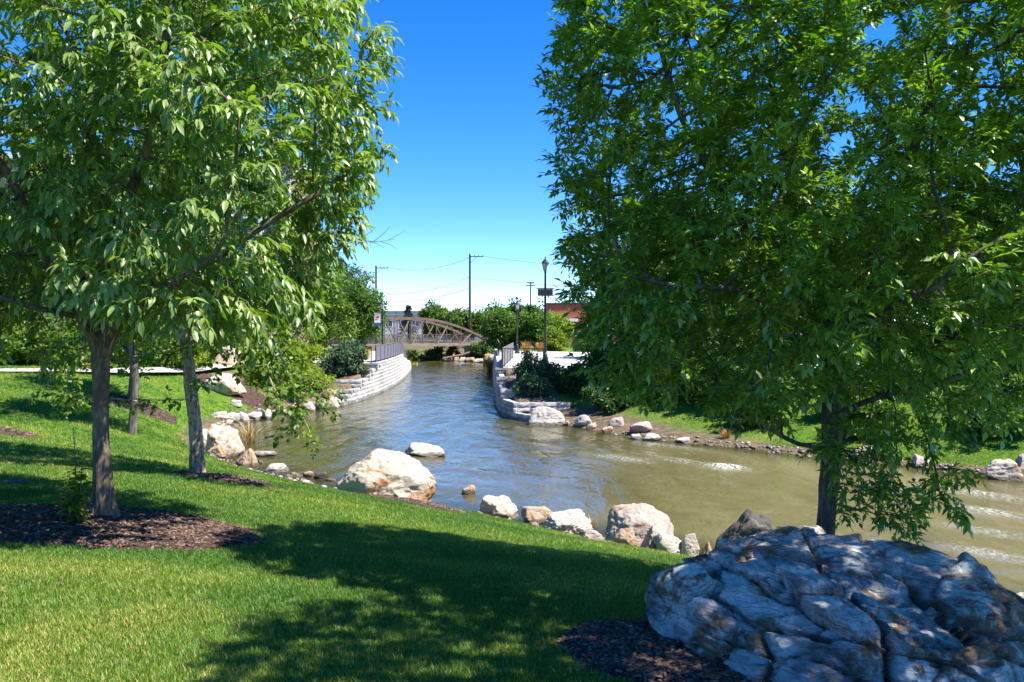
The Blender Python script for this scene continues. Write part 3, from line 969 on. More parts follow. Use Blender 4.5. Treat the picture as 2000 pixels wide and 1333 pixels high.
# ------------------------------------------------------------------ footbridge
def footbridge():
    ang = R(40)
    ax = Vector((math.cos(ang), math.sin(ang), 0)); sd = Vector((-math.sin(ang), math.cos(ang), 0))
    C = Vector((-12.3, 106, 2.18))
    root = empty('footbridge', C, ang)
    tag(root, 'arched brown steel truss footbridge crossing the river in the distance', 'bridge')
    H, S = 3.15, 11.3
    def top(x): return 0.62 + (H - 0.62) * (1 - (x / S) ** 2)
    for y in (0.0, 3.1):
        pts = [(-S + 2 * S * k / 28) for k in range(29)]
        mb = MB()
        V = []; F = []
        for x in pts:
            z = top(x)
            for dy, dz in ((-0.13, -0.15), (0.13, -0.15), (0.13, 0.15), (-0.13, 0.15)):
                V.append((x, y + dy, z + dz))
        for i in range(28):
            for k in range(4):
                F.append((i * 4 + k, i * 4 + (k + 1) % 4, i * 4 + 4 + (k + 1) % 4, i * 4 + 4 + k))
        F += [(3, 2, 1, 0), (112, 113, 114, 115)]
        mb.add(V, F).build('top_chord', MAT['steel'], root)
        MB().box(-S, S, y - 0.12, y + 0.12, -0.28, 0.02).build('bottom_chord', MAT['steel_pale'], root)
        for s in (-1, 1):
            MB().box(s * S - 0.12, s * S + 0.12, y - 0.11, y + 0.11, 0.025, 0.62).build('end_post', MAT['steel_rust'], root)
        n = 6
        xs = [-S + 2 * S * k / n for k in range(n + 1)]
        hp = S / n
        for k in range(1, n):
            MB().bar((xs[k], y, 0.02), (xs[k], y, top(xs[k]) - 0.15), 0.10).build('vertical', MAT['steel'], root)
        for k in range(n + 1):
            for sg in (-1, 1):
                xe = xs[k] + sg * hp * 0.92
                if abs(xe) > S: continue
                MB().bar((xs[k] + sg * 0.16, y, 0.03 + (0.45 if k in (0, n) else 0)), (xe, y, top(xe) - 0.16), 0.13, 0.12).build('diagonal', MAT['steel_pale'] if sg > 0 else MAT['steel'], root)
        # wire mesh balustrade inside the truss
        yy = y + (0.2 if y == 0 else -0.2)
        mb = MB()
        for k in range(181):
            x = -S + 2 * S * k / 180
            mb.bar((x, yy, 0.05), (x, yy, 1.1), 0.012)
        for k in range(9):
            z = 0.05 + 1.05 * k / 8
            mb.bar((-S, yy, z), (S, yy, z), 0.012)
        mb.build('wire_mesh', MAT['mesh'], root)
        MB().bar((-S, yy, 1.14), (S, yy, 1.14), 0.06).build('handrail', MAT['steel'], root)
    for k in range(76):
        x = -S + 2 * S * k / 75
        MB().box(x - 0.14, x + 0.14, 0.14, 2.96, -0.02, 0.03).build('plank', MAT['deck'], root)
    for k in range(9):
        x = -S + 2 * S * k / 8
        MB().box(x - 0.08, x + 0.08, 0.125, 2.975, -0.24, -0.03).build('floor_beam', MAT['steel'], root)
    for s in (-1, 1):
        MB().box(s * S - 0.6, s * S + 0.6, -0.4, 3.5, -1.9, -0.29).build('abutment', MAT['block_b'], root)
footbridge()
tag(MB().tube([(-8.6, 107.6, 0.35), (-6.5, 108.6, 0.75), (-4.4, 110.5, 1.35)], [0.16, 0.14, 0.11], 8).build('fallen_log', MAT['steel']), 'brown fallen log propped on the bank under the footbridge', 'log')

# ------------------------------------------------------------------ street lamps
def street_lamp(x, y, z, h, label, banner=0, box=False):
    root = empty('street_lamp', (x, y, z))
    tag(root, label, 'street lamp', 'lamp posts along the riverside walks')
    MB().lathe([(0.24, 0), (0.24, 0.08), (0.19, 0.14), (0.17, 0.5), (0.13, 0.62), (0.12, 0.72), (0.085, 0.82)], 14).build('base', MAT['lamp_paint'], root, True)
    MB().lathe([(0.082, 0.82), (0.055, h - 0.75), (0.075, h - 0.72), (0.05, h - 0.66), (0.10, h - 0.6)], 12).build('pole', MAT['lamp_paint'], root, True)
    MB().lathe([(0.09, h - 0.6), (0.19, h - 0.2), (0.185, h - 0.19)], 8).build('lantern', MAT['lamp_glass'], root)
    MB().lathe([(0.23, h - 0.19), (0.21, h - 0.14), (0.12, h - 0.02), (0.05, h + 0.05), (0.03, h + 0.10), (0.035, h + 0.14), (0.008, h + 0.22)], 10).build('lamp_cap', MAT['lamp_paint'], root)
    for k in range(4):
        a = k * math.pi / 2 + 0.4
        MB().bar((0.095 * math.cos(a), 0.095 * math.sin(a), h - 0.6), (0.2 * math.cos(a), 0.2 * math.sin(a), h - 0.19), 0.018).build('lantern_rib', MAT['lamp_paint'], root)
    if banner:
        b = MB().box(-0.68, -0.11, -0.008, 0.008, h - 2.0, h - 0.92).build('banner', MAT['sign_white'], root)
        MB().box(-0.68, -0.11, -0.012, 0.012, h - 2.03, h - 1.78).build('banner_stripe', MAT['sign_blue'], b)
        rng = random.Random(4)
        for (u, v, r, mt) in ((-0.5, -1.35, 0.10, 'sign_orange'), (-0.38, -1.28, 0.12, 'sign_red'), (-0.25, -1.2, 0.09, 'sign_orange'), (-0.55, -1.52, 0.08, 'sign_red'), (-0.22, -1.0, 0.08, 'sign_orange'), (-0.40, -1.45, 0.09, 'sign_orange')):
            m2 = MB(); n = 10
            pp = [(u + r * (0.7 + 0.5 * rng.random()) * math.cos(6.283 * q / n), h + v + r * (0.7 + 0.5 * rng.random()) * math.sin(6.283 * q / n)) for q in range(n)]
            m2.add([(p, -0.0115 - 0.0005 * r, zz) for p, zz in pp] + [(p, -0.007, zz) for p, zz in pp], [tuple(range(n))] + [(q, n + q, n + (q + 1) % n, (q + 1) % n) for q in range(n)])
            m2.build('banner_motif', MAT[mt], b)
        for v in (-0.90, -2.05):
            MB().bar((-0.70, 0, h + v), (0, 0, h + v), 0.025).build('banner_arm', MAT['lamp_paint'], root)
    if box:
        MB().box(-0.42, 0.42, -0.13, 0.13, h - 2.0, h - 1.62).build('speaker_box', MAT['dark'], root)
        MB().bar((-0.5, 0, h - 1.58), (0.5, 0, h - 1.58), 0.05).build('cross_arm', MAT['lamp_paint'], root)
street_lamp(-11.1, 74.5, PLAZA_Z, 4.45, 'dark lamp post with a white orange and blue banner above the left wall', banner=1)
street_lamp(0.45, 76.0, PLAZA_Z, 4.45, 'slim lamp post at the back of the right plaza before the bright shrubs')
street_lamp(1.86, 48.7, PLAZA_Z, 6.0, 'tall dark blue lamp post with a black box beside the plaza railing', box=True)

# ------------------------------------------------------------------ utility poles and wires
POLES = [(-20.6, 132, 13.6), (-5.9, 122, 14.5), (4.1, 192, 14.4)]
PL = ['leftmost utility pole with a pale transformer, left of the footbridge', 'tallest utility pole standing behind the footbridge', 'far utility pole with two short crossarms above the shrubs on the right']
tops = []
for i, ((x, y, zt), lb) in enumerate(zip(POLES, PL)):
    z0 = gz(x, y)
    root = tag(empty('utility_pole', (x, y, z0)), lb, 'utility pole', 'utility poles against the sky')
    h = zt - z0
    MB().tube([(0, 0, -0.3), (0, 0, h)], [0.19, 0.13], 10).build('pole', MAT['pole_wood'], root)
    if i < 2:
        MB().box(-0.1, 1.85, -0.14, -0.02, h - 0.42, h - 0.30).build('crossarm', MAT['pole_wood'], root)
        MB().bar((0.1, -0.08, h - 1.25), (0.95, -0.08, h - 0.42), 0.05).build('brace', MAT['pole_wood'], root)
        for u in (0.65, 1.2, 1.8):
            MB().lathe([(0.05, 0), (0.07, 0.07), (0.03, 0.17)], 8, (u, -0.08, h - 0.30)).build('insulator', MAT['dark'], root)
    else:
        for q, wd_ in ((0.12, 0.85), (0.75, 1.05)):
            MB().box(-wd_, wd_, -0.14, 0.14, h - q - 0.2, h - q).build('crossarm', MAT['pole_wood'], root)
    if i == 0:
        MB().lathe([(0.02, 0), (0.24, 0.02), (0.24, 0.72), (0.16, 0.82), (0.03, 0.84)], 12, (-0.42, 0, h - 2.75)).build('transformer', MAT['grey_wall'], root, True)
def wire(a, b, sag, label, r=0.026):
    a, b = Vector(a), Vector(b)
    pts = []
    for k in range(25):
        t = k / 24
        p = a.lerp(b, t); p.z -= sag * 4 * t * (1 - t)
        pts.append(p)
    tag(MB().tube(pts, r, 4).build('power_line', MAT['cable']), label, 'cable', 'overhead cables between the poles')
A, B_, Cp = [Vector(p) for p in POLES]
wire(A + Vector((1.8, 0, -0.3)), B_ + Vector((0.2, 0, -0.35)), 1.0, 'topmost overhead cable between the leftmost and the tallest utility pole')
wire(A + Vector((0, 0, -4.2)), B_ + Vector((0, 0, -3.2)), 0.9, 'second overhead cable down between the leftmost and the tallest utility pole')
wire(A + Vector((0, 0, -5.3)), B_ + Vector((0, 0, -4.7)), 0.8, 'faint lowest overhead cable between the leftmost and the tallest utility pole')
wire(A + Vector((0, 0, -3.2)), (-16.5, 185, 8.3), 0.7, 'slanting cable dropping from the leftmost pole to the white warehouse roof')
wire(B_ + Vector((1.8, 0, -0.3)), (40, 128, 13.2), 1.2, 'topmost overhead cable running right from the tallest utility pole')
wire(B_ + Vector((0, 0, -3.2)), (40, 128, 10.6), 1.2, 'lower overhead cable running right from the tallest utility pole')
wire(B_ + Vector((0, 0, -6.6)), Cp + Vector((0, 0, -5.1)), 0.3, 'level cable just above the shrubs right of the tallest utility pole', 0.025)
wire(B_ + Vector((0, 0, -7.2)), Cp + Vector((0, 0, -5.9)), 0.3, 'dark lowest cable just above the shrubs right of the tallest utility pole', 0.035)

# ------------------------------------------------------------------ buildings in the distance
def window(root, x, y, z, w, h, ny=-1, frame='trim', nm='window'):
    f = MB()
    t = 0.07
    f.box(x - w / 2, x + w / 2, y - 0.06, y + 0.02, z, z + t); f.box(x - w / 2, x + w / 2, y - 0.06, y + 0.02, z + h - t, z + h)
    f.box(x - w / 2, x - w / 2 + t, y - 0.06, y + 0.02, z + t, z + h - t); f.box(x + w / 2 - t, x + w / 2, y - 0.06, y + 0.02, z + t, z + h - t)
    f.box(x - 0.025, x + 0.025, y - 0.05, y + 0.02, z + t, z + h - t)
    o = f.build(nm, MAT[frame], root)
    MB().box(x - w / 2 + t, x + w / 2 - t, y - 0.02, y + 0.015, z + t, z + h - t).build('pane', MAT['glass'], o)

def warehouse():
    root = tag(empty('warehouse', (-20, 195, 1.9)), 'long low white metal warehouse behind the footbridge', 'building')
    MB().box(-14, 9.5, 0, 22, 0, 6.1).build('wall', MAT['white_wall'], root)
    mb = MB(); mb.add([(-14.4, -0.4, 6.12), (9.9, -0.4, 6.12), (9.9, 22.4, 6.12), (-14.4, 22.4, 6.12), (-14.4, 11, 7.0), (9.9, 11, 7.0)],
                      [(0, 1, 5, 4), (2, 3, 4, 5), (1, 2, 5), (3, 0, 4), (3, 2, 1, 0)])
    mb.build('roof', MAT['white_roof'], root)
    for k in range(7):
        MB().box(-13 + k * 3.4, -12.7 + k * 3.4, -0.12, -0.01, 0.2, 6.0).build('pilaster', MAT['grey_wall'], root)
    MB().box(-14.3, 9.8, -0.35, -0.13, 5.2, 5.35).build('gutter', MAT['grey_wall'], root)
    for k in range(5):
        window(root, -11 + k * 3.4, -0.02, 2.6, 1.6, 1.3)
warehouse()
def annexe():
    root = tag(empty('gabled_shed', (-10.6, 176, 1.9)), 'small white gabled shed roof to the right of the warehouse', 'building')
    MB().box(-4, 3, 0, 9, 0, 5.0).build('wall', MAT['white_wall'], root)
    mb = MB(); mb.add([(-4.4, -0.4, 5.02), (3.4, -0.4, 5.02), (3.4, 9.4, 5.02), (-4.4, 9.4, 5.02), (-0.4, -0.4, 6.6), (-0.4, 9.4, 6.6)],
                      [(0, 1, 4), (1, 2, 5, 4), (2, 3, 5), (3, 0, 4, 5), (3, 2, 1, 0)])
    mb.build('roof', MAT['white_roof'], root)
    window(root, -2, -0.02, 2.0, 1.4, 1.4); window(root, 1.2, -0.02, 2.0, 1.4, 1.4)
annexe()
def roof_sign():
    root = tag(empty('rooftop_sign', (-14.6, 180, 1.9)), 'white and orange sign raised above the trees behind the footbridge', 'sign')
    MB().box(-0.12, 0.12, -0.12, 0.12, 0, 5.8).build('pole', MAT['dark'], root)
    MB().box(-1.2, 1.5, -0.15, 0.15, 5.8, 6.45).build('sign_board', MAT['sign_white'], root)
    MB().box(-1.2, 1.5, -0.165, -0.151, 6.2, 6.36).build('stripe', MAT['sign_orange'], root)
    mb = MB(); n = 14
    pp = [(-0.55 + 0.62 * math.cos(6.283 * k / n), 7.0 + 0.55 * math.sin(6.283 * k / n)) for k in range(n)]
    mb.add([(a, -0.14, b) for a, b in pp] + [(a, 0.14, b) for a, b in pp], [tuple(range(n)), tuple(reversed(range(n, 2 * n)))] + [(k, n + k, n + (k + 1) % n, (k + 1) % n) for k in range(n)])
    mb.build('round_top', MAT['sign_white'], root)
    MB().box(-1.0, 0.0, -0.16, -0.142, 6.75, 6.98).build('stripe', MAT['sign_red'], root)
roof_sign()
def far_white():
    root = tag(empty('flat_roofed_shed', (-8.6, 168, 1.9)), 'flat white roofed shed right of the tallest utility pole', 'building')
    MB().box(-2.5, 6.5, 0, 10, 0, 4.2).build('wall', MAT['grey_wall'], root)
    MB().box(-3.0, 7.0, -0.7, 10.5, 4.21, 5.1).build('roof', MAT['white_roof'], root)
    for k in range(3): window(root, -1 + k * 2.8, -0.02, 1.6, 1.4, 1.4)
far_white()
def brick_building():
    root = tag(empty('brick_building', (9.0, 140, 1.9)), 'red brick building with a white canopy behind the tall lamp post', 'building')
    MB().box(-3.2, 9, 0, 12, 0, 6.1).build('wall', MAT['brick'], root)
    MB().box(-3.4, 9.2, -0.2, 12.2, 6.11, 6.3).build('roof', MAT['dark'], root)
    MB().box(-3.3, 1.5, -1.6, -0.01, 3.3, 3.75).build('canopy', MAT['white_roof'], root)
    for k in range(4): window(root, -1.8 + k * 2.8, -0.02, 1.0, 1.5, 1.7)
    MB().box(-6.5, -3.22, 1.5, 6, 0, 3.6).build('side_wing', MAT['pink_brick'], root)
brick_building()
def apartment():
    root = tag(empty('apartment_block', (-44, 112, 1.9)), 'tall pale apartment block with white balconies seen through the left tree', 'building')
    MB().box(-26, 15.5, 0, 18, 0, 23.6).build('wall', MAT['pink_brick'], root)
    MB().box(4.5, 15.7, -0.9, -0.01, 4, 22.4).build('glazed_bay', MAT['grey_wall'], root)
    MB().box(-26.6, 16.1, -1.5, 18.6, 23.61, 24.5).build('roof', MAT['trim'], root)
    for fl in range(7):
        z = 1.0 + fl * 3.2
        for k in range(7):
            window(root, -24 + k * 4.0, -0.02, z + 0.6, 2.0, 1.7)
        for k in range(3):
            window(root, 6.6 + k * 3.5, -0.92, z + 0.5, 2.6, 2.0) if z > 3 else window(root, 6.6 + k * 3.5, -0.02, z + 0.5, 2.6, 2.0)
        if fl:
            b = MB().box(-6.0, 3.5, -1.8, -0.02, z - 0.2, z).build('balcony', MAT['trim'], root)
            MB().box(-6.0, 3.5, -1.86, -1.81, z - 0.2, z + 1.0).build('parapet', MAT['trim'], b)
    for k in range(4):
        MB().box(4.3 + k * 3.75, 4.65 + k * 3.75, -1.25, -0.91, 1.0, 22.4).build('column', MAT['trim'], root)
apartment()

# ------------------------------------------------------------------ foliage helpers
T_BROAD = (np.array([(0, 0, 0), (.28, -.42, .05), (.28, 0, 0), (.28, .42, .05), (.65, -.36, -.02), (.65, 0, -.07), (.65, .36, -.02), (1, 0, -.20)], float),
           np.array([(0, 1, 2), (0, 2, 3), (1, 4, 5), (1, 5, 2), (2, 5, 6), (2, 6, 3), (4, 7, 5), (5, 7, 6)]))
T_LANCE = (np.array([(0, 0, 0), (.42, -.5, .04), (.42, 0, -.02), (.42, .5, .04), (1, 0, -.12)], float),
           np.array([(0, 1, 2), (0, 2, 3), (1, 4, 2), (2, 4, 3)]))
T_QUAD = (np.array([(0, 0, 0), (.5, -.5, .06), (1, 0, 0), (.5, .5, .06)], float), np.array([(0, 1, 2), (0, 2, 3)]))

def unit(A):
    A = np.asarray(A, float)
    return A / np.maximum(np.linalg.norm(A, axis=1), 1e-9)[:, None]

def leaf_verts(T, pos, axis, nrm, L, W):
    axis = unit(axis)
    side = unit(np.cross(nrm, axis)); nrm = np.cross(axis, side)
    tv = T[0]
    V = pos[:, None, :] + tv[None, :, 0, None] * (axis * L[:, None])[:, None, :] + tv[None, :, 1, None] * (side * W[:, None])[:, None, :] + tv[None, :, 2, None] * (nrm * L[:, None])[:, None, :]
    k = len(tv)
    F = (np.arange(len(pos)) * k)[:, None, None] + T[1][None]
    return V.reshape(-1, 3), F.reshape(-1, T[1].shape[1])

def leaf_mesh(name, T, pos, axis, nrm, L, W, tint, mat):
    V, F = leaf_verts(T, pos, axis, nrm, L, W)
    return np_mesh(name, V, F, mat, False, {'tint': np.repeat(tint, len(T[0]))})

def colonise(start, attract, step, infl, kill, iters, bias=(0, 0, 0), rng=None):
    """space colonisation; start: list of (pos, parent) giving trunk and first limbs"""
    pos = [np.array(p, float) for p, _ in start]; par = [q for _, q in start]
    A = attract.copy()
    bias = np.array(bias, float)
    P = np.array(pos)
    D = np.linalg.norm(A[:, None] - P[None], axis=2)
    near = D.argmin(1); nd = D.min(1)
    first = int(len(start) * 0)
    for it in range(iters):
        m = nd < infl
        if not m.any(): break
        ids = np.unique(near[m])
        new = []
        for i in ids:
            v = (A[m & (near == i)] - pos[i])
            v = v / np.linalg.norm(v, axis=1)[:, None]
            d = v.sum(0); l = np.linalg.norm(d)
            if l < 1e-4: continue
            d = d / l + bias + rng.normal(0, 0.10, 3)
            d /= np.linalg.norm(d)
            q = pos[i] + d * step
            new.append((q, i))
        if not new: break
        n0 = len(pos)
        NP = np.array([q for q, _ in new])
        # drop duplicates of existing nodes
        ok = np.array([np.min(np.linalg.norm(np.array(pos) - q, axis=1)) > step * 0.35 for q in NP])
        if not ok.any(): break
        for (q, i), o in zip(new, ok):
            if o: pos.append(q); par.append(int(i))
        NP = np.array(pos[n0:])
        D = np.linalg.norm(A[:, None] - NP[None], axis=2)
        dm = D.min(1); am = D.argmin(1) + n0
        b = dm < nd
        near[b] = am[b]; nd[b] = dm[b]
        alive = nd > kill
        A = A[alive]; near = near[alive]; nd = nd[alive]
        if len(A) == 0: break
    return np.array(pos), np.array(par)

def radii(pos, par, tip=0.006, n=2.35):
    ch = [[] for _ in pos]
    for i, p in enumerate(par):
        if p >= 0: ch[p].append(i)
    r = np.zeros(len(pos))
    for i in range(len(pos) - 1, -1, -1):
        r[i] = tip if not ch[i] else sum(r[c] ** n for c in ch[i]) ** (1 / n)
    return r, ch

def branch_mesh(name, pos, par, r, ch, skip, mat, sides=6):
    """tubes following the thickest child; nodes in skip (the trunk) start new tubes but are not drawn"""
    mb = MB()
    done = set()
    starts = []
    for i in range(len(pos)):
        if par[i] < 0: continue
        p = par[i]
        main = max(ch[p], key=lambda c: r[c])
        if i != main or (p in skip and i not in skip) or par[p] < 0:
            if i not in skip:
                starts.append(i)
    for s in starts:
        chain = [par[s], s]
        c = s
        while ch[c]:
            c = max(ch[c], key=lambda k: r[k])
            chain.append(c)
        pts = [Vector(pos[k]) for k in chain]
        rr = [min(r[chain[0]], r[chain[1]] * 1.15)] + [r[k] for k in chain[1:]]
        rr[-1] *= 0.6
        mb.tube(pts, rr, sides if rr[0] > 0.015 else 4, False)
    return mb.mesh(name, mat, True)

def spline3(pts, rad, st):
    P = [Vector(p) for p in pts]
    Q = []; Rr = []
    for i in range(len(P) - 1):
        p0 = P[max(i - 1, 0)]; p1 = P[i]; p2 = P[i + 1]; p3 = P[min(i + 2, len(P) - 1)]
        n = max(2, int((p2 - p1).length / st))
        for k in range(n):
            t = k / n
            Q.append(0.5 * ((2 * p1) + (p2 - p0) * t + (2 * p0 - 5 * p1 + 4 * p2 - p3) * t * t + (3 * p1 - p0 - 3 * p2 + p3) * t ** 3))
            Rr.append(rad[i] + (rad[i + 1] - rad[i]) * t)
    Q.append(P[-1]); Rr.append(rad[-1])
    return Q, Rr

def trunk_mesh(name, pts, rad, mat, sides=48, st=0.022, rough=0.15, seed=0, flare=0.5, ridge=9.0, flare_h=0.17):
    Q, Rr = spline3(pts, rad, st)
    V = []
    z0 = Q[0].z
    for p, r in zip(Q, Rr):
        for k in range(sides):
            a = 2 * math.pi * k / sides
            fl = 1 + flare * math.exp(-max(p.z - z0, 0) / flare_h) * (0.75 + 0.45 * math.sin(5 * a + 1.3))
            V.append((p.x + r * fl * math.cos(a), p.y + r * fl * math.sin(a), p.z, math.cos(a), math.sin(a)))
    V = np.array(V)
    q = np.stack([V[:, 3] * 1.0, V[:, 4] * 1.0, V[:, 2] * 2.2], 1)
    d = rough * (fbm(q * np.array([ridge, ridge, 3.2]) * 0.35, 4, seed) + 0.35 * vnoise(q * 1.6, seed + 7))
    rr = np.repeat(Rr, sides)
    V[:, 0] += V[:, 3] * d * rr * 1.6; V[:, 1] += V[:, 4] * d * rr * 1.6
    n = len(Q)
    i = (np.arange(n - 1)[:, None] * sides + np.arange(sides)[None]).ravel()
    j = (np.arange(n - 1)[:, None] * sides + (np.arange(sides)[None] + 1) % sides).ravel()
    F = np.stack([i, j, j + sides, i + sides], 1)
    return np_mesh(name, V[:, :3], F, mat, True)

def project(P):
    """picture size in px per metre, and whether a point is inside the frame of the camera"""
    d = np.maximum(P[:, 1], 0.1)
    u = 1000 + P[:, 0] / d * 1700; v = 642 - (P[:, 2] - EYE) / d * 1700
    return 1700 / d, (u > 0) & (u < 2000) & (v > 0) & (v < 1333)

def compound_leaves(tips, tdir, per, rng, nl=(5, 7), rach=0.2, L=0.12, W=0.045, droop=0.6, spread=0.9, outward=None):
    """pinnate leaves: arrays of leaflets + their stalks"""
    n = len(tips) * per
    base = np.repeat(tips, per, 0) + rng.normal(0, 0.03, (n, 3))
    d = unit(np.repeat(tdir, per, 0) * 0.7 + rng.normal(0, 0.65, (n, 3)) + np.array([0, 0, -0.25 * droop]))
    if outward is not None:
        d = unit(d + 0.5 * np.repeat(outward, per, 0))
    up = np.array([0, 0, 1.0])
    sd = unit(np.cross(d, up + rng.normal(0, 0.25, (n, 3))))
    rl = rach * rng.uniform(0.7, 1.25, n)
    P = []; A = []; Nn = []; LL = []; TT = []
    tn = np.clip(rng.normal(0.5, 0.22, n), 0, 1)
    pairs = (nl[1] - 1) // 2
    for k in range(pairs):
        t = 0.35 + 0.55 * k / max(1, pairs - 1)
        for s in (-1, 1):
            pos = base + d * (rl * t)[:, None] + np.array([0, 0, -1]) * (0.35 * droop * rl * t * t)[:, None]
            ax = unit(d * 0.55 + sd * (s * spread) + np.array([0, 0, -1]) * (droop * rng.uniform(0.3, 1.5, n))[:, None] + rng.normal(0, 0.3, (n, 3)))
            P.append(pos); A.append(ax); Nn.append(unit(up + 0.55 * sd * s + rng.normal(0, 0.35, (n, 3)) + 0.35 * d))
            LL.append(L * rng.uniform(0.55, 1.25, n)); TT.append(np.clip(tn + rng.normal(0, 0.13, n), 0, 1))
    pos = base + d * rl[:, None] + np.array([0, 0, -1]) * (0.35 * droop * rl)[:, None]
    P.append(pos); A.append(unit(d + np.array([0, 0, -droop * 0.9]) + rng.normal(0, 0.2, (n, 3)))); Nn.append(unit(up + rng.normal(0, 0.35, (n, 3)) + 0.3 * d))
    LL.append(L * rng.uniform(0.9, 1.3, n)); TT.append(np.clip(tn + 0.1, 0, 1))
    P = np.concatenate(P); A = np.concatenate(A); Nn = np.concatenate(Nn); LL = np.concatenate(LL); TT = np.concatenate(TT)
    return P, A, Nn, LL, LL * (W / L) * rng.uniform(0.85, 1.15, len(LL)), TT, (base, unit(pos - base), np.linalg.norm(pos - base, axis=1))

LEAFMESH = {}
def single_leaf(T, matname, tint):
    key = (id(T), matname, tint)
    if key not in LEAFMESH:
        LEAFMESH[key] = np_mesh('leaf', T[0], T[1], MAT[matname], False, {'tint': np.full(len(T[0]), tint)})
    return LEAFMESH[key]

def put_leaves(root, base, T, P, A, Nn, L, W, tint, matname, stalks=None, singles=300):
    """crown mesh in the tree's own frame; the leaves that show largest become objects of their own"""
    base = np.array(base)
    V, F = leaf_verts(T, P, A, Nn, L, W)
    k = len(T[0])
    take = np.zeros(len(P), bool)
    if singles:
        pm, inn = project(P)
        ax = unit(A); side = unit(np.cross(Nn, ax)); nn = np.cross(ax, side)
        view = unit(P - np.array([0, 0, EYE]))
        facing = np.abs((nn * view).sum(1))
        score = np.where(inn, L * W * facing * pm ** 2, 0)
        # leave out the ones buried inside: prefer leaves closest to the camera
        dist = np.linalg.norm(P - np.array([0, 0, EYE]), axis=1)
        score = score * np.where(dist < np.quantile(dist, 0.45), 1.0, 0.02)
        take[np.argsort(-score)[:singles]] = True
    keepv = np.repeat(~take, k)
    V2 = V[keepv]; n2 = int((~take).sum())
    F2 = ((np.arange(n2) * k)[:, None, None] + T[1][None]).reshape(-1, 3)
    tt = np.repeat(tint[~take], k)
    if stalks is not None:
        b, d, l = stalks
        sV, sF = leaf_verts(T_QUAD, b, d, np.tile([0.1, 0.2, 1.0], (len(b), 1)), l, np.full(len(b), 0.006))
        F2 = np.concatenate([F2, sF + len(V2)]); V2 = np.concatenate([V2, sV]); tt = np.concatenate([tt, np.full(len(sV), 0.85)])
    crown = link('crown', np_mesh('crown', V2 - base, F2, MAT[matname], False, {'tint': tt}), root)
    crown['kind'] = 'stuff'
    if singles:
        ax = unit(A); side = unit(np.cross(Nn, ax)); nn = np.cross(ax, side)
        for i in np.nonzero(take)[0]:
            M = Matrix(((ax[i, 0] * L[i], side[i, 0] * W[i], nn[i, 0] * L[i], P[i, 0] - base[0]),
                        (ax[i, 1] * L[i], side[i, 1] * W[i], nn[i, 1] * L[i], P[i, 1] - base[1]),
                        (ax[i, 2] * L[i], side[i, 2] * W[i], nn[i, 2] * L[i], P[i, 2] - base[2]), (0, 0, 0, 1)))
            o = bpy.data.objects.new('leaf', single_leaf(T, matname, round(float(tint[i]) * 4) / 4))
            COL.objects.link(o)
            o.parent = crown
            o.matrix_local = M
    return crown

def envelope(rng, n, lobes, zmin=None, gap=-0.28, gsc=0.75):
    """random points inside a union of (super)ellipsoids (centre, radii, exponent), biased to the shell"""
    out = []
    vol = np.array([r[0] * r[1] * r[2] for _, r, _ in lobes]); vol = vol / vol.sum()
    for (c, r, e), w in zip(lobes, vol):
        m = int(n * w * 3) + 20
        q = rng.uniform(-1, 1, (m * 4, 3))
        s = (np.abs(q) ** e).sum(1)
        q = q[(s < 1)]
        s = (np.abs(q) ** e).sum(1) ** (1 / e)
        q = q[rng.random(len(q)) < 0.25 + 0.75 * s ** 2][:m]
        out.append(np.array(c) + q * np.array(r))
    P = np.concatenate(out)
    # keep lumps and open gaps
    g = fbm(P * gsc, 2, int(rng.integers(1000)))
    P = P[g > gap]
    if zmin is not None: P = P[P[:, 2] > zmin(P[:, 0], P[:, 1])]
    rng.shuffle(P)
    return P[:n]

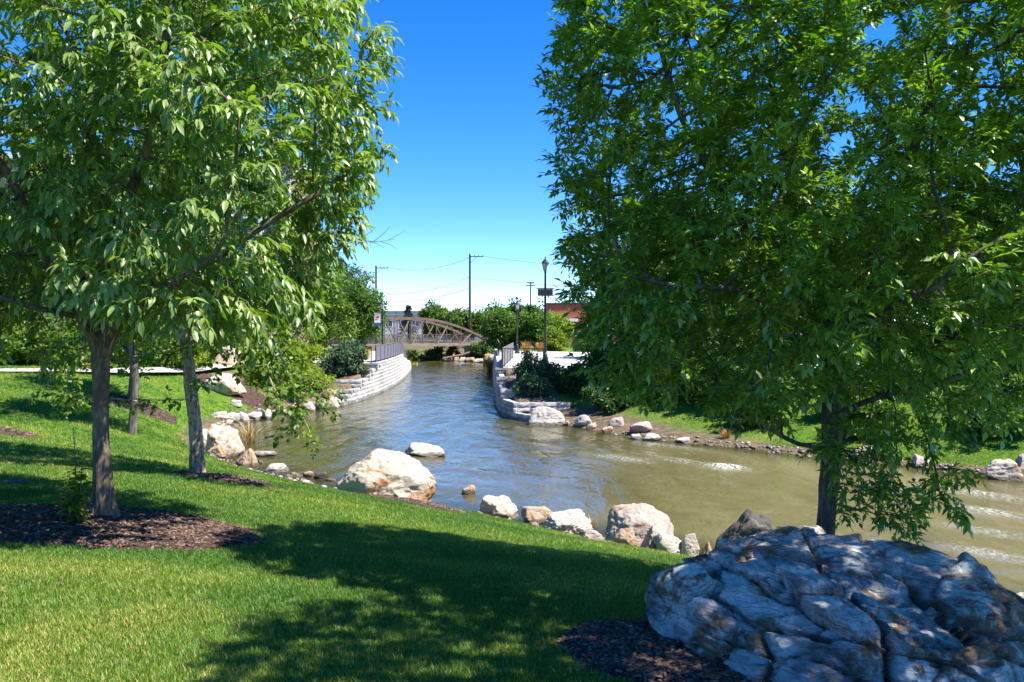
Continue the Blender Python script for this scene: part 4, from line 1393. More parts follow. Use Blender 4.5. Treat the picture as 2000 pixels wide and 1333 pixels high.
def near_tree(name, label, base, trunk_pts, trunk_rad, limbs, lobes, zmin, seed, natt, bark, matname, T, leaf, tipscale=0.006, singles=300, flare=0.85, skirts=(), group=None, limb_r=0.06, skirt_fill=False, gap=-0.28, gsc=0.75):
    rng = np.random.default_rng(seed)
    bx, by = base; bz = gz(bx, by)
    B = (bx, by, bz - 0.03)
    root = tag(empty(name, B), label, 'tree', group)
    tp = [(p[0] - bx, p[1] - by, p[2] - B[2]) for p in trunk_pts]
    link('trunk', trunk_mesh('trunk', tp, trunk_rad, MAT[bark], seed=seed, flare=flare), root)
    # skeleton: trunk nodes, then the given first limbs
    start = []; skip = set()
    Q, _r = spline3(trunk_pts, trunk_rad, 0.15)
    for i, p in enumerate(Q):
        start.append((tuple(p), i - 1)); skip.add(i)
    nt = len(start)
    for (ti, pts) in limbs:
        prev = min(nt - 1, max(0, int(ti * (nt - 1))))
        LQ, _ = spline3([tuple(Q[prev])] + pts, [0.05] * (len(pts) + 1), 0.18)
        for p in LQ[1:]:
            start.append((tuple(p), prev)); prev = len(start) - 1
    att = envelope(rng, natt, lobes, zmin, gap, gsc)
    if len(skirts):
        sk = np.concatenate(list(skirts))
        att = np.concatenate([att, sk, sk + rng.normal(0, 0.14, sk.shape)] + ([sk + rng.normal(0, 0.22, sk.shape), sk + rng.normal(0, 0.28, sk.shape)] if skirt_fill else []))
    pos, par = colonise(start, att, 0.19, 1.6, 0.20, 70, (0, 0, -0.02), rng)
    r, ch = radii(pos, par, tipscale)
    lim = np.ones(len(pos)); 
    rmax = max([r[i] for i in range(nt, len(pos)) if par[i] < nt] + [1e-4])
    rs = np.where(r > 0.012, 0.012 + (r - 0.012) * max(0.0, limb_r - 0.012) / max(rmax - 0.012, 1e-4), r)
    link('limbs', branch_mesh('limbs', pos - np.array(B), par, rs, ch, skip, MAT[bark]), root)
    tipm = (r < 0.0165) & (np.arange(len(pos)) >= nt)
    ids = np.nonzero(tipm)[0]
    tips = pos[ids]; td = unit(pos[ids] - pos[par[ids]])
    cen = np.array([np.average(np.array([c for c, _, _ in lobes]), axis=0)])
    outw = unit(tips - cen)
    P, A, Nn, L, W, tt, st = compound_leaves(tips, td, leaf['per'], rng, leaf['nl'], leaf['rach'], leaf['L'], leaf['W'], leaf['droop'], leaf['spread'], outw)
    print(name, 'nodes', len(pos), 'leaflets', len(P))
    put_leaves(root, B, T, P, A, Nn, L, W, tt, matname, st, singles)
    return root

def far_tree(name, label, x, y, h, rx, rz, n, leafL, matname, seed, bark='bark_dark', ry=None, cz=None, cat='tree', group=None, trunk_r=0.14, clumps=70, T=T_QUAD, droop=0.2, ratio=0.55, lean=0.0):
    rng = np.random.default_rng(seed)
    z0 = gz(x, y) - 0.02
    ry = ry or rx
    cz = cz if cz is not None else h - rz
    root = tag(empty(name, (x, y, z0)), label, cat, group)
    # lumpy outline: clump centres pushed to the shell
    d = unit(rng.normal(0, 1, (clumps, 3)))
    rad = rng.uniform(0.35, 1.0, clumps) ** 0.6 * (0.84 + 0.42 * vnoise(d * 2.3 + seed, seed))
    C = d * rad[:, None] * np.array([rx, ry, rz]) + np.array([lean, 0, cz])
    C = C[C[:, 2] > 0.12 * h] if cat == 'tree' else np.maximum(C, np.array([-99, -99, 0.12]))
    # trunk and limbs
    if cat == 'tree':
        top = cz + 0.35 * rz
        tp = [(0, 0, -0.2), (0.05 * rx, 0, cz * 0.4), (-0.04 * rx + lean * 0.5, 0.05, cz * 0.8), (lean, 0, top)]
        link('trunk', trunk_mesh('trunk', tp, [trunk_r, trunk_r * 0.85, trunk_r * 0.6, trunk_r * 0.2], MAT[bark], 14, 0.12, 0.08, seed, 0.4), root)
    mb = MB()
    for c in C[::2]:
        zs = max(0.05, min(c[2] - 0.25 * rz, cz)) if cat == 'tree' else 0.0
        a = Vector((0.3 * lean if cat == 'tree' else c[0] * 0.12, c[1] * 0.1 if cat != 'tree' else 0, zs)); b = Vector(c)
        m = (a + b) / 2 + Vector((0, 0, 0.12 * (b - a).length))
        rr = trunk_r * 0.28 if cat == 'tree' else 0.02
        mb.tube([a, m, b], [rr, rr * 0.6, rr * 0.25], 5, False)
    if len(mb.v): mb.build('limbs', MAT[bark], root, True)
    per = int(n * 1.7 / len(C)) + 1
    leafL = leafL * 1.25
    cs = 0.33 * min(rx, rz) * rng.uniform(0.45, 1.4, len(C))
    off = unit(rng.normal(0, 1, (len(C) * per, 3))) * (rng.random(len(C) * per) ** 0.45)[:, None]
    P = np.repeat(C, per, 0) + off * np.repeat(cs, per)[:, None] * np.array([1.1, 1.1, 0.8])
    P[:, 2] = np.maximum(P[:, 2], 0.05)
    m = len(P)
    A = unit(off * 0.7 + rng.normal(0, 0.7, (m, 3)) + np.array([0, 0, -droop]))
    Nn = unit(np.array([0, 0, 0.8]) + off * 0.7 + rng.normal(0, 0.5, (m, 3)))
    L = leafL * rng.uniform(0.65, 1.35, m)
    tt = np.clip(np.repeat(rng.normal(0.5, 0.18, len(C)), per) + rng.normal(0, 0.17, m), 0, 1)
    crown = link('crown' if cat == 'tree' else 'foliage', leaf_mesh('crown', T, P, A, Nn, L, L * ratio, tt, MAT[matname]), root)
    crown['kind'] = 'stuff'
    return root

# ------------------------------------------------------------------ the near trees
LT = (-4.02, 8.6)
def pt(px_, py_, D):       # convenience for measured limb positions: direction seen, own distance
    return ((px_ - 1000) / 1700 * D, D, EYE - (py_ - 642) / 1700 * D)
lz = gz(*LT) - 0.03
near_tree('broadleaf_tree', 'large broad-leaved tree with grey brown trunk in the big mulch ring at left', LT,
          [(LT[0], LT[1], lz), (LT[0] - 0.03, LT[1], lz + 0.5), (LT[0] - 0.06, LT[1] + 0.02, lz + 1.1), (LT[0] - 0.05, LT[1], lz + 1.62), (LT[0] - 0.08, LT[1] + 0.03, lz + 1.95), pt(185, 600, 8.75), pt(160, 530, 8.85)],
          [0.100, 0.082, 0.075, 0.080, 0.062, 0.048, 0.038],
          [(0.66, [pt(165, 630, 8.5), pt(135, 580, 8.4), pt(80, 480, 8.2), pt(40, 380, 8.1), pt(-60, 220, 8.0)]),
           (1.0, [pt(152, 500, 8.9), pt(150, 470, 8.9), pt(170, 330, 9.0), pt(200, 160, 9.0)]),
           (0.66, [pt(208, 620, 8.6), pt(205, 540, 8.3), pt(235, 430, 8.1), pt(300, 260, 7.9), pt(330, 60, 7.8)]),
           (0.62, [pt(235, 630, 8.6), pt(290, 590, 8.5), pt(400, 520, 8.3), pt(520, 440, 8.3), pt(620, 380, 8.3)]),
           (0.64, [pt(225, 640, 8.3), pt(260, 610, 7.9), pt(330, 560, 7.3), pt(420, 500, 7.0)]),
           (0.70, [pt(150, 620, 8.3), pt(60, 600, 7.8), pt(-30, 570, 7.6)])],
          [((-4.1, 8.5, 6.2), (2.6, 2.3, 2.35), 2.8), ((-2.7, 8.3, 6.5), (1.5, 1.5, 1.5), 2.3), ((-5.6, 8.2, 5.2), (1.8, 1.7, 1.6), 2.3), ((-2.75, 8.0, 5.1), (1.2, 1.4, 1.05), 2.3)],
          lambda x, y: 3.95 + 0.22 * np.sin(x * 3 + y * 2) - 0.25 * (x < -4.6) - 0.25 * (x > -2.9) * (x < -2.0) + 0.55 * (x > -4.8) * (x < -3.1) * (y < 8.9), 11, 1900, 'bark', 'leaf_left', T_BROAD,
          dict(per=5, nl=(7, 7), rach=0.19, L=0.112, W=0.043, droop=0.8, spread=0.75), limb_r=0.058)

RT = (2.80, 7.75)
rz_ = gz(*RT) - 0.05
near_tree('ash_tree', 'big narrow-leaved tree with a dark trunk rising behind the foreground boulder', RT,
          [(RT[0] - 0.02, RT[1], rz_), (RT[0], RT[1], rz_ + 0.7), (RT[0] + 0.05, RT[1], rz_ + 1.5), (RT[0] + 0.06, RT[1], rz_ + 1.95), (RT[0] + 0.02, RT[1], rz_ + 2.6)],
          [0.090, 0.078, 0.082, 0.092, 0.058],
          [(0.58, [pt(1560, 868, 7.7), pt(1500, 835, 7.6), pt(1400, 770, 7.5), pt(1290, 700, 7.4)]),
           (0.72, [pt(1680, 790, 7.6), pt(1740, 770, 7.4), pt(1840, 750, 7.2), pt(1950, 700, 7.0)]),
           (1.0, [pt(1610, 620, 7.8), pt(1590, 480, 7.8), pt(1530, 300, 7.8), pt(1500, 120, 7.8), pt(1490, -60, 7.8)]),
           (1.0, [pt(1580, 610, 7.7), pt(1490, 500, 7.5), pt(1400, 360, 7.4), pt(1330, 230, 7.3), pt(1290, 100, 7.3)]),
           (1.0, [pt(1650, 600, 7.6), pt(1720, 460, 7.5), pt(1780, 300, 7.4), pt(1830, 120, 7.3), pt(1850, -40, 7.3)]),
           (0.9, [pt(1560, 640, 7.3), pt(1450, 570, 6.8), pt(1330, 560, 6.5), pt(1230, 540, 6.4)]),
           (0.9, [pt(1660, 650, 7.1), pt(1740, 600, 6.5), pt(1830, 560, 6.1)]),
           (0.85, [pt(1640, 660, 8.2), pt(1700, 560, 8.8), pt(1740, 420, 9.2)])],
          [((2.95, 7.6, 6.0), (2.65, 2.2, 2.6), 2.5), ((1.85, 7.3, 4.4), (1.3, 1.5, 1.0), 2.3), ((4.0, 7.3, 4.6), (1.5, 1.6, 1.4), 2.3), ((1.5, 7.5, 6.0), (1.25, 1.3, 1.3), 2.2), ((1.5, 7.2, 4.3), (1.1, 1.2, 0.85), 2.2), ((4.3, 7.4, 6.6), (1.5, 1.5, 1.6), 2.2)],
          lambda x, y: 3.36 - 0.14 * (x < 2.0) + 0.25 * (x > 2.2) * (x < 3.3) * (y < 8.0) + 0.12 * np.sin(x * 4 + y * 3) - 0.1 * (x > 2.9), 23, 4400, 'bark_dark', 'leaf_right', T_LANCE,
          dict(per=8, nl=(7, 7), rach=0.13, L=0.082, W=0.033, droop=0.15, spread=0.8), limb_r=0.042, gap=-0.22, gsc=1.25,
          skirts=[np.array([pt(1700 + 14 * k + 10 * math.sin(k * 2.1), 880 + 14 * k + 12 * math.cos(k * 1.7), 7.0 - 0.03 * k) for k in range(11)]),
                  np.array([pt(1640 + 22 * k, 870 + 9 * k + 10 * math.sin(k * 1.9), 7.2 - 0.05 * k) for k in range(11)]),
                  np.array([pt(1760 + 16 * k, 830 + 13 * k, 6.8) for k in range(8)])])
sx, sy = 5.2, 3.1
sz = gz(sx, sy)
near_tree('ash_tree', 'second narrow-leaved tree whose leaves show at the upper right corner', (sx, sy),
          [(sx, sy, sz - 0.05), (sx, sy, sz + 1.4), (sx - 0.1, sy, sz + 3.4)], [0.11, 0.095, 0.07],
          [(1.0, [(4.4, 3.3, 6.6), (3.4, 3.6, 7.3), (3.0, 3.8, 7.6), (2.4, 3.9, 7.8)]), (1.0, [(5.6, 3.2, 6.6), (6.0, 3.1, 7.6)]), (1.0, [(4.9, 3.4, 6.8), (4.6, 3.8, 8.2)]), (0.9, [(4.3, 4.2, 5.9), (3.6, 4.9, 6.1), (3.2, 5.3, 6.1)])],
          [((3.75, 3.7, 7.6), (1.9, 1.7, 1.1), 2.4), ((5.2, 3.5, 7.2), (1.8, 1.7, 1.6), 2.4), ((3.15, 5.3, 6.1), (0.6, 0.45, 0.5), 2.2)], lambda x, y: 4.1 + 0.40 * y - 0.5 * (x > 2.85), 37, 2500, 'bark_dark', 'leaf_right', T_LANCE,
          dict(per=5, nl=(7, 7), rach=0.15, L=0.095, W=0.034, droop=0.35, spread=0.8), limb_r=0.055, singles=0)

# the birch with peeling bark
BT = (-5.45, 15.05)
bz = gz(*BT) - 0.03
near_tree('birch_tree', 'slender birch with pale peeling bark in a thin strip of mulch', BT,
          [(BT[0], BT[1], bz), (BT[0] - 0.03, BT[1], bz + 0.8), (BT[0] - 0.12, BT[1], bz + 1.7), (BT[0] - 0.22, BT[1], bz + 2.6), (BT[0] - 0.24, BT[1], bz + 3.6)], [0.128, 0.104, 0.098, 0.094, 0.07],
          [(0.75, [pt(430, 600, 14.8), pt(520, 560, 14.4), pt(620, 560, 14.0)]), (0.8, [pt(300, 560, 15), pt(230, 480, 15)]), (1.0, [pt(350, 430, 15), pt(360, 250, 15)]), (0.9, [pt(420, 480, 14.6), pt(500, 380, 14.2)]),
           (0.68, [pt(430, 640, 14.4), pt(500, 620, 13.9), pt(545, 690, 13.6)])],
          [((-5.3, 15, 7.0), (2.9, 2.2, 2.6), 2.3), ((-4.3, 14.3, 5.2), (1.6, 1.2, 1.1), 2.2)],
          lambda x, y: 4.0 - 0.35 * (x > -4.8), 51, 1300, 'birch', 'leaf_birch', T_QUAD,
          dict(per=4, nl=(5, 5), rach=0.13, L=0.09, W=0.06, droop=0.5, spread=0.8), limb_r=0.062, singles=0, flare=0.45, skirt_fill=True,
          skirts=[np.array([pt(500 + 9.5 * k, 640 + 22 * k + 8 * math.sin(k * 2), 13.5 - 0.05 * k) for k in range(11)]),
                  np.array([pt(540 + 6 * k, 650 + 18 * k, 13.7) for k in range(9)]),
                  np.array([pt(520 + 14 * k, 660 + 14 * k, 13.9) for k in range(8)]),
                  np.array([pt(490 + 5 * k, 660 + 18 * k, 14.1) for k in range(6)]),
                  np.array([pt(420 + 8 * math.sin(k), 640 + 20 * k, 14.6) for k in range(5)]),
                  np.array([pt(130 - 4 * k, 640 + 22 * k, 13.6) for k in range(8)]),
                  np.array([pt(165 - 3 * k, 690 + 16 * k, 13.4) for k in range(6)])])
def bare_branch():
    rng = random.Random(3)
    root = tag(empty('bare_branch', (-3.6, 14.0, 5.5)), 'thin leafless branch sticking out of the left foliage against the sky', 'branch')
    o = Vector((-3.6, 14.0, 5.5))
    mb = MB()
    pts = [Vector(pt(660 + 14 * k, 470 - 3 * math.sin(k * 0.9), 14.0)) - o for k in range(9)]
    mb.tube(pts, [0.010 - 0.0010 * k for k in range(9)], 5, False)
    for k in range(2, 8):
        a = pts[k]; s = 1 if k % 2 else -1
        q = a + Vector((0.28, rng.uniform(-.1, .1), s * rng.uniform(0.10, 0.26)))
        mb.tube([a, (a + q) / 2 + Vector((0.03, 0, 0.01)), q], [0.005, 0.004, 0.002], 4, False)
    mb.build('twigs', MAT['twig'], root)
bare_branch()

# leafy shoots at the foot of the left tree
def sapling():
    rng = np.random.default_rng(8)
    b = (-4.06, 8.12); z0 = gz(*b)
    root = tag(empty('basal_shoot', (*b, z0)), 'bright green leafy shoot sprouting beside the left tree trunk', 'plant')
    P, A, Nn = [], [], []
    for s in range(6):
        h = [0.95, 0.62, 0.5, 0.42, 0.36, 0.3][s]
        lx = rng.uniform(-0.14, 0.06); ly = rng.uniform(-0.12, 0.08)
        pts = [Vector((0.02 * s - 0.05, 0.01 * s, 0)), Vector((lx * 0.5, ly * 0.5, h * 0.5)), Vector((lx, ly, h))]
        MB().tube(pts, [0.008, 0.006, 0.003], 5).build('stem', MAT['twig'], root)
        for k in range(int(h * 70)):
            t = rng.uniform(0.12, 1.0) if s else rng.uniform(0.05, 0.7)
            p = pts[0].lerp(pts[1], t * 2) if t < 0.5 else pts[1].lerp(pts[2], t * 2 - 1)
            a = rng.uniform(0, 6.283)
            P.append(tuple(p)); A.append((math.cos(a), math.sin(a), rng.uniform(-0.3, 0.5))); Nn.append((0.2 * math.cos(a), 0.2 * math.sin(a), 1))
    P = np.array(P); A = np.array(A); Nn = np.array(Nn) + rng.normal(0, 0.2, (len(P), 3))
    L = rng.uniform(0.08, 0.15, len(P))
    for i in range(len(P)):
        ax = unit(A[i:i + 1])[0]; sd = np.cross(Nn[i], ax); sd /= np.linalg.norm(sd); nn = np.cross(ax, sd)
        W = L[i] * 0.5
        o = bpy.data.objects.new('leaf', single_leaf(T_BROAD, 'leaf_lime' if i % 3 else 'leaf_birch', round(float(rng.random()) * 4) / 4))
        COL.objects.link(o); o.parent = root
        o.matrix_local = Matrix(((ax[0] * L[i], sd[0] * W, nn[0] * L[i], P[i, 0]), (ax[1] * L[i], sd[1] * W, nn[1] * L[i], P[i, 1]), (ax[2] * L[i], sd[2] * W, nn[2] * L[i], P[i, 2]), (0, 0, 0, 1)))
sapling()

# ------------------------------------------------------------------ trees and shrubs further off
G1 = 'trees on the left bank'; G2 = 'trees on the right bank'; G3 = 'trees behind the footbridge'
far_tree('lawn_tree', 'thin dark trunked tree on the lawn between the two left trunks', -11.3, 25.8, 6.5, 2.3, 2.2, 7000, 0.12, 'leaf_mid', 101, trunk_r=0.13, group=G1)
far_tree('lawn_tree', 'leafy tree at the far left edge behind the big left tree', -13.2, 20.6, 6.8, 2.4, 2.3, 6000, 0.12, 'leaf_mid', 102, trunk_r=0.13, group=G1)
far_tree('lawn_tree', 'small leafy tree behind the birch near the footpath', -14.2, 32.3, 6.5, 2.5, 2.5, 6000, 0.14, 'leaf_birch', 103, trunk_r=0.12, group=G1)
far_tree('bank_tree', 'broad green tree behind the pale boulder on the left lawn', -18.5, 50, 7.5, 3.6, 3.3, 7000, 0.20, 'leaf_mid', 104, trunk_r=0.18, group=G1)
far_tree('bank_tree', 'bright green tree above the juniper on the left bank', -13.2, 60.5, 6.0, 2.3, 2.6, 6500, 0.18, 'leaf_birch', 105, trunk_r=0.14, group=G1)
far_tree('bank_tree', 'dark green rounded tree beside the bannered lamp post', -13.3, 77, 6.6, 2.7, 3.0, 8000, 0.2, 'leaf_mid', 106, trunk_r=0.15, group=G1)
far_tree('bank_tree', 'feathery taller tree behind the rounded tree on the left', -16.4, 84, 9.3, 2.8, 3.8, 6000, 0.22, 'leaf_juniper', 107, trunk_r=0.18, group=G1)
far_tree('bank_tree', 'tree half hidden behind the left trunk beyond the footpath', -26, 45, 7.6, 3.6, 3.2, 6000, 0.2, 'leaf_mid', 108, trunk_r=0.18, group=G1)
far_tree('bank_tree', 'tree beyond the footpath at the far left', -34, 47, 8.0, 4.2, 3.4, 6000, 0.2, 'leaf_deep', 109, trunk_r=0.2, group=G1)
far_tree('hedge_shrub', 'shrub beyond the footpath at the far left edge', -27, 37.5, 2.6, 3.2, 1.5, 6000, 0.17, 'leaf_mid', 150, cat='shrub', cz=0.9, clumps=80)
far_tree('hedge_shrub', 'shrub beyond the footpath between the left trunk and the edge', -22, 41.5, 2.6, 3.0, 1.5, 6000, 0.17, 'leaf_birch', 151, cat='shrub', cz=0.9, clumps=80)
far_tree('hedge_shrub', 'shrub beyond the footpath behind the birch trunk', -19, 46.5, 2.8, 2.8, 1.6, 6000, 0.17, 'leaf_mid', 152, cat='shrub', cz=1.0, clumps=80)
far_tree('bank_tree', 'leafy tree filling the gap between the birch and the apartment block', -21.5, 56, 8.4, 4.0, 3.6, 7000, 0.22, 'leaf_birch', 153, trunk_r=0.2, group=G1)
far_tree('bank_tree', 'far leafy tree left of the rounded lamp post tree', -19.5, 72, 8.0, 3.4, 3.4, 6000, 0.22, 'leaf_mid', 154, trunk_r=0.2, group=G1)
far_tree('juniper_bush', 'blue green juniper bush at the top of the left wall steps', -9.85, 51.6, 2.1, 1.35, 1.15, 6500, 0.13, 'leaf_juniper', 110, cat='shrub', cz=0.75, clumps=60)
far_tree('shrub', 'bright green shrub on the bank left of the juniper', -12.3, 47.6, 2.6, 2.1, 1.4, 6500, 0.14, 'leaf_lime', 111, cat='shrub', cz=0.9, clumps=70)
far_tree('shrub', 'lavender tinged shrub behind the bright green bank shrub', -14.0, 53, 2.2, 1.6, 1.1, 3500, 0.15, 'leaf_juniper', 112, cat='shrub', cz=0.7)
far_tree('shrub', 'small yellow shrub behind the left railing corner', -10.6, 61, 1.2, 0.7, 0.6, 1500, 0.12, 'leaf_gold', 113, cat='shrub', cz=0.5, clumps=30)
far_tree('shrub', 'brownish shrub left of the small yellow shrub', -12.1, 62, 1.3, 0.9, 0.6, 1500, 0.13, 'leaf_juniper', 114, cat='shrub', cz=0.5, clumps=30)

far_tree('river_tree', 'dense bright tree on the right bank behind the narrow-leaved tree', 7.2, 42, 9.6, 4.2, 4.3, 16000, 0.17, 'leaf_mid', 120, trunk_r=0.2, group=G2, clumps=110)
far_tree('river_tree', 'second bank tree straight behind the dark trunk on the right', 14.5, 45, 9.3, 4.4, 4.2, 13000, 0.18, 'leaf_mid', 121, trunk_r=0.2, group=G2, clumps=90)
far_tree('river_tree', 'bank tree towards the right edge beyond the river', 21.5, 41, 9.4, 4.6, 4.3, 13000, 0.18, 'leaf_deep', 122, trunk_r=0.2, group=G2, clumps=90)
far_tree('river_tree', 'rightmost bank tree at the picture edge beyond the river', 27.0, 36, 9.0, 4.4, 4.1, 12000, 0.18, 'leaf_mid', 123, trunk_r=0.2, group=G2, clumps=90)
far_tree('river_tree', 'tall backing tree between the plaza and the dark trunk', 12.0, 62, 10.5, 5.6, 5.0, 12000, 0.24, 'leaf_deep', 160, trunk_r=0.24, group=G2, clumps=100)
far_tree('river_tree', 'tall backing tree behind the second bank tree on the right', 23.0, 60, 11.0, 5.8, 5.2, 12000, 0.24, 'leaf_mid', 161, trunk_r=0.24, group=G2, clumps=100)
far_tree('river_tree', 'tall backing tree beyond the river towards the right edge', 34.0, 58, 11.0, 6.0, 5.2, 12000, 0.24, 'leaf_deep', 162, trunk_r=0.24, group=G2, clumps=100)
far_tree('hedge_shrub', 'long green shrub at the back edge of the right bank lawn', 12.5, 46.5, 2.6, 3.2, 1.5, 7000, 0.18, 'leaf_mid', 163, cat='shrub', cz=0.9, clumps=80)
far_tree('hedge_shrub', 'dense shrub under the bank trees right of the dark trunk', 19.5, 42.5, 2.6, 3.4, 1.5, 7000, 0.18, 'leaf_deep', 164, cat='shrub', cz=0.9, clumps=80)
far_tree('hedge_shrub', 'shrub mass at the right edge behind the far lawn', 26.0, 39.0, 2.8, 3.4, 1.6, 7000, 0.18, 'leaf_deep', 165, cat='shrub', cz=1.0, clumps=80)
far_tree('juniper_bush', 'dark green juniper bush growing in front of the plaza corner', 1.35, 43.4, 1.5, 1.15, 0.9, 5500, 0.12, 'leaf_juniper', 124, cat='shrub', cz=0.55, clumps=55)
far_tree('juniper_bush', 'lower dark juniper on the step terraces of the right wall', 1.0, 41.6, 1.0, 0.75, 0.6, 3500, 0.11, 'leaf_juniper', 125, cat='shrub', cz=0.4, clumps=40)
far_tree('shrub', 'green shrub right of the plaza corner under the hanging leaves', 3.3, 42.2, 1.7, 1.2, 1.0, 4500, 0.13, 'leaf_deep', 126, cat='shrub', cz=0.6, clumps=50)
far_tree('shrub', 'green hedge shrub behind the right bank stones', 8.3, 36.5, 1.8, 2.2, 1.0, 5500, 0.14, 'leaf_deep', 127, cat='shrub', cz=0.6, clumps=60)
far_tree('shrub', 'low shrub on the right bank lawn below the dark trunk', 14.5, 33.5, 1.8, 2.2, 1.0, 5000, 0.14, 'leaf_mid', 128, cat='shrub', cz=0.6, clumps=60)

far_tree('garden_tree', 'light green tree behind the right end of the footbridge', -2.2, 120, 5.4, 2.6, 2.5, 5000, 0.3, 'leaf_mid', 130, group=G3)
far_tree('garden_tree', 'darker pointed tree beside the slim plaza lamp post', 1.2, 116, 6.2, 2.4, 2.8, 5000, 0.3, 'leaf_deep', 131, group=G3)
far_tree('garden_tree', 'bright shrubby tree in front of the slim lamp post background', -0.9, 95, 5.2, 2.5, 2.5, 5500, 0.24, 'leaf_mid', 132, group=G3)
far_tree('garden_tree', 'light shrubby tree between the two plaza lamp posts', 2.6, 93, 4.3, 2.0, 2.0, 4000, 0.22, 'leaf_mid', 133, group=G3)
far_tree('garden_tree', 'rounded tree seen through the middle of the footbridge arch', -9.6, 140, 5.6, 4.2, 2.6, 5500, 0.34, 'leaf_mid', 134, group=G3)
far_tree('garden_tree', 'tree with upright shoots behind the top of the footbridge arch', -12.7, 146, 6.5, 2.4, 3.0, 5000, 0.34, 'leaf_mid', 135, group=G3)
far_tree('garden_tree', 'green tree behind the tallest utility pole', -6.6, 132, 5.6, 2.4, 2.6, 4500, 0.32, 'leaf_mid', 136, group=G3)
far_tree('garden_tree', 'yellow green tree before the red brick building', 5.6, 104, 4.2, 2.2, 1.9, 3500, 0.24, 'leaf_lime', 137, group=G3)
far_tree('garden_tree', 'dark tree left of the footbridge behind the lamp banner', -20.5, 112, 6.0, 3.4, 2.8, 4500, 0.3, 'leaf_deep', 138, group=G3)
far_tree('bank_bush', 'dark bush on the far bank under the middle of the footbridge', -8.8, 112, 2.6, 3.0, 1.4, 4500, 0.24, 'leaf_deep', 140, cat='shrub', cz=0.7, clumps=50)
far_tree('bank_bush', 'dense dark bush under the right end of the footbridge', -4.1, 110.6, 2.5, 1.7, 1.3, 3500, 0.22, 'leaf_deep', 141, cat='shrub', cz=0.9, clumps=50)
far_tree('bank_bush', 'yellow green bush right of the footbridge end', -1.6, 104.6, 2.2, 1.5, 1.1, 3000, 0.2, 'leaf_birch', 142, cat='shrub', cz=0.9, clumps=50)
far_tree('bank_bush', 'green bush behind the far end of the left railing', -13.5, 113, 2.6, 3.0, 1.4, 4000, 0.22, 'leaf_mid', 143, cat='shrub', cz=0.8, clumps=45)
far_tree('bank_bush', 'small orange yellow bush at the far end of the left wall', -11.6, 99.5, 1.2, 0.8, 0.7, 1200, 0.16, 'leaf_gold', 144, cat='shrub', cz=0.5, clumps=30)
far_tree('flower_bush', 'bright green shrub behind the plaza beside the tall lamp post', 4.0, 84, 2.6, 1.6, 1.2, 3500, 0.17, 'leaf_lime', 145, cat='shrub', cz=1.0, clumps=45)
far_tree('flower_bush', 'light green shrub at the back right of the plaza', 7.2, 82, 2.0, 1.7, 1.0, 3500, 0.17, 'leaf_mid', 146, cat='shrub', cz=0.8, clumps=45)

def spruce(label, x, y, h, r, seed):
    rng = np.random.default_rng(seed)
    root = tag(empty('spruce_tree', (x, y, 1.88)), label, 'tree')
    MB().tube([(0, 0, 0), (0, 0, h)], [0.22, 0.03], 8).build('trunk', MAT['bark_dark'], root)
    P = []; A = []
    for k in range(150):
        t = rng.random() ** 0.8; z = 0.6 + (h - 0.7) * t; rr = r * (1 - t) ** 0.9 * rng.uniform(0.8, 1.15) + 0.08
        a = rng.uniform(0, 6.283)
        for q in range(24):
            s = rng.random() ** 0.6
            P.append((rr * s * math.cos(a) + rng.normal(0, 0.08), rr * s * math.sin(a) + rng.normal(0, 0.08), z - 0.18 * rr * s * s + rng.normal(0, 0.06)))
            A.append((math.cos(a) + rng.normal(0, 0.5), math.sin(a) + rng.normal(0, 0.5), rng.normal(0.1, 0.3)))
    P = np.array(P); A = np.array(A); n = len(P); L = rng.uniform(0.25, 0.45, n)
    c = link('crown', leaf_mesh('crown', T_QUAD, P, A, np.array([0, 0, 1]) + rng.normal(0, 0.4, (n, 3)), L, L * 0.3, rng.random(n), MAT['leaf_spruce']), root)
    c['kind'] = 'stuff'
spruce('small blue green spruce in front of the white warehouse', -17.6, 148, 6.2, 1.9, 5)

def grass_clump(label, x, y, h, spread, n, matname, seed, z=None, arch=0.5, w=0.012):
    rng = np.random.default_rng(seed)
    z0 = gz(x, y) if z is None else z
    root = tag(empty('grass_clump', (x, y, z0 - 0.02)), label, 'grass')
    V = []; F = []; tt = []
    for k in range(n):
        a = rng.uniform(0, 6.283); r0 = spread * 0.25 * rng.random(); hh = h * rng.uniform(0.55, 1.1); ln = spread * rng.uniform(0.2, 1.0) * arch
        d = np.array([math.cos(a), math.sin(a), 0]); s = np.array([-d[1], d[0], 0])
        b0 = d * r0
        i = len(V)
        for t, ww in ((0, 1), (0.4, 0.9), (0.75, 0.7)):
            c = b0 + d * ln * t * t + np.array([0, 0, hh * (t - 0.18 * t * t * arch)])
            V += [c - s * w * ww, c + s * w * ww]
        V.append(b0 + d * ln + np.array([0, 0, hh * (1 - 0.3 * arch)]))
        F += [(i, i + 1, i + 3), (i, i + 3, i + 2), (i + 2, i + 3, i + 5), (i + 2, i + 5, i + 4), (i + 4, i + 5, i + 6)]
        tt += [rng.random()] * 7
    o = link('blades', np_mesh('blades', np.array(V), np.array(F), MAT[matname], False, {'tint': np.array(tt)}), root)
    o['kind'] = 'stuff'
grass_clump('dry straw reeds beside the big tan rock in the cove', -9.35, 31.0, 1.05, 1.2, 90, 'straw', 1, 0.0, 0.9, 0.012)
grass_clump('orange dry grass hanging at the far foot of the right wall', -2.2, 85, 1.5, 1.2, 110, 'straw_orange', 2, 0.0, 0.9, 0.03)
grass_clump('tall orange ornamental grass behind the plaza railing', 1.3, 80.5, 1.4, 1.1, 120, 'straw_orange', 3, None, 0.6, 0.025)
grass_clump('second orange ornamental grass beside the tall lamp post', 2.6, 81.0, 1.2, 1.1, 110, 'straw_orange', 4, None, 0.6, 0.025)
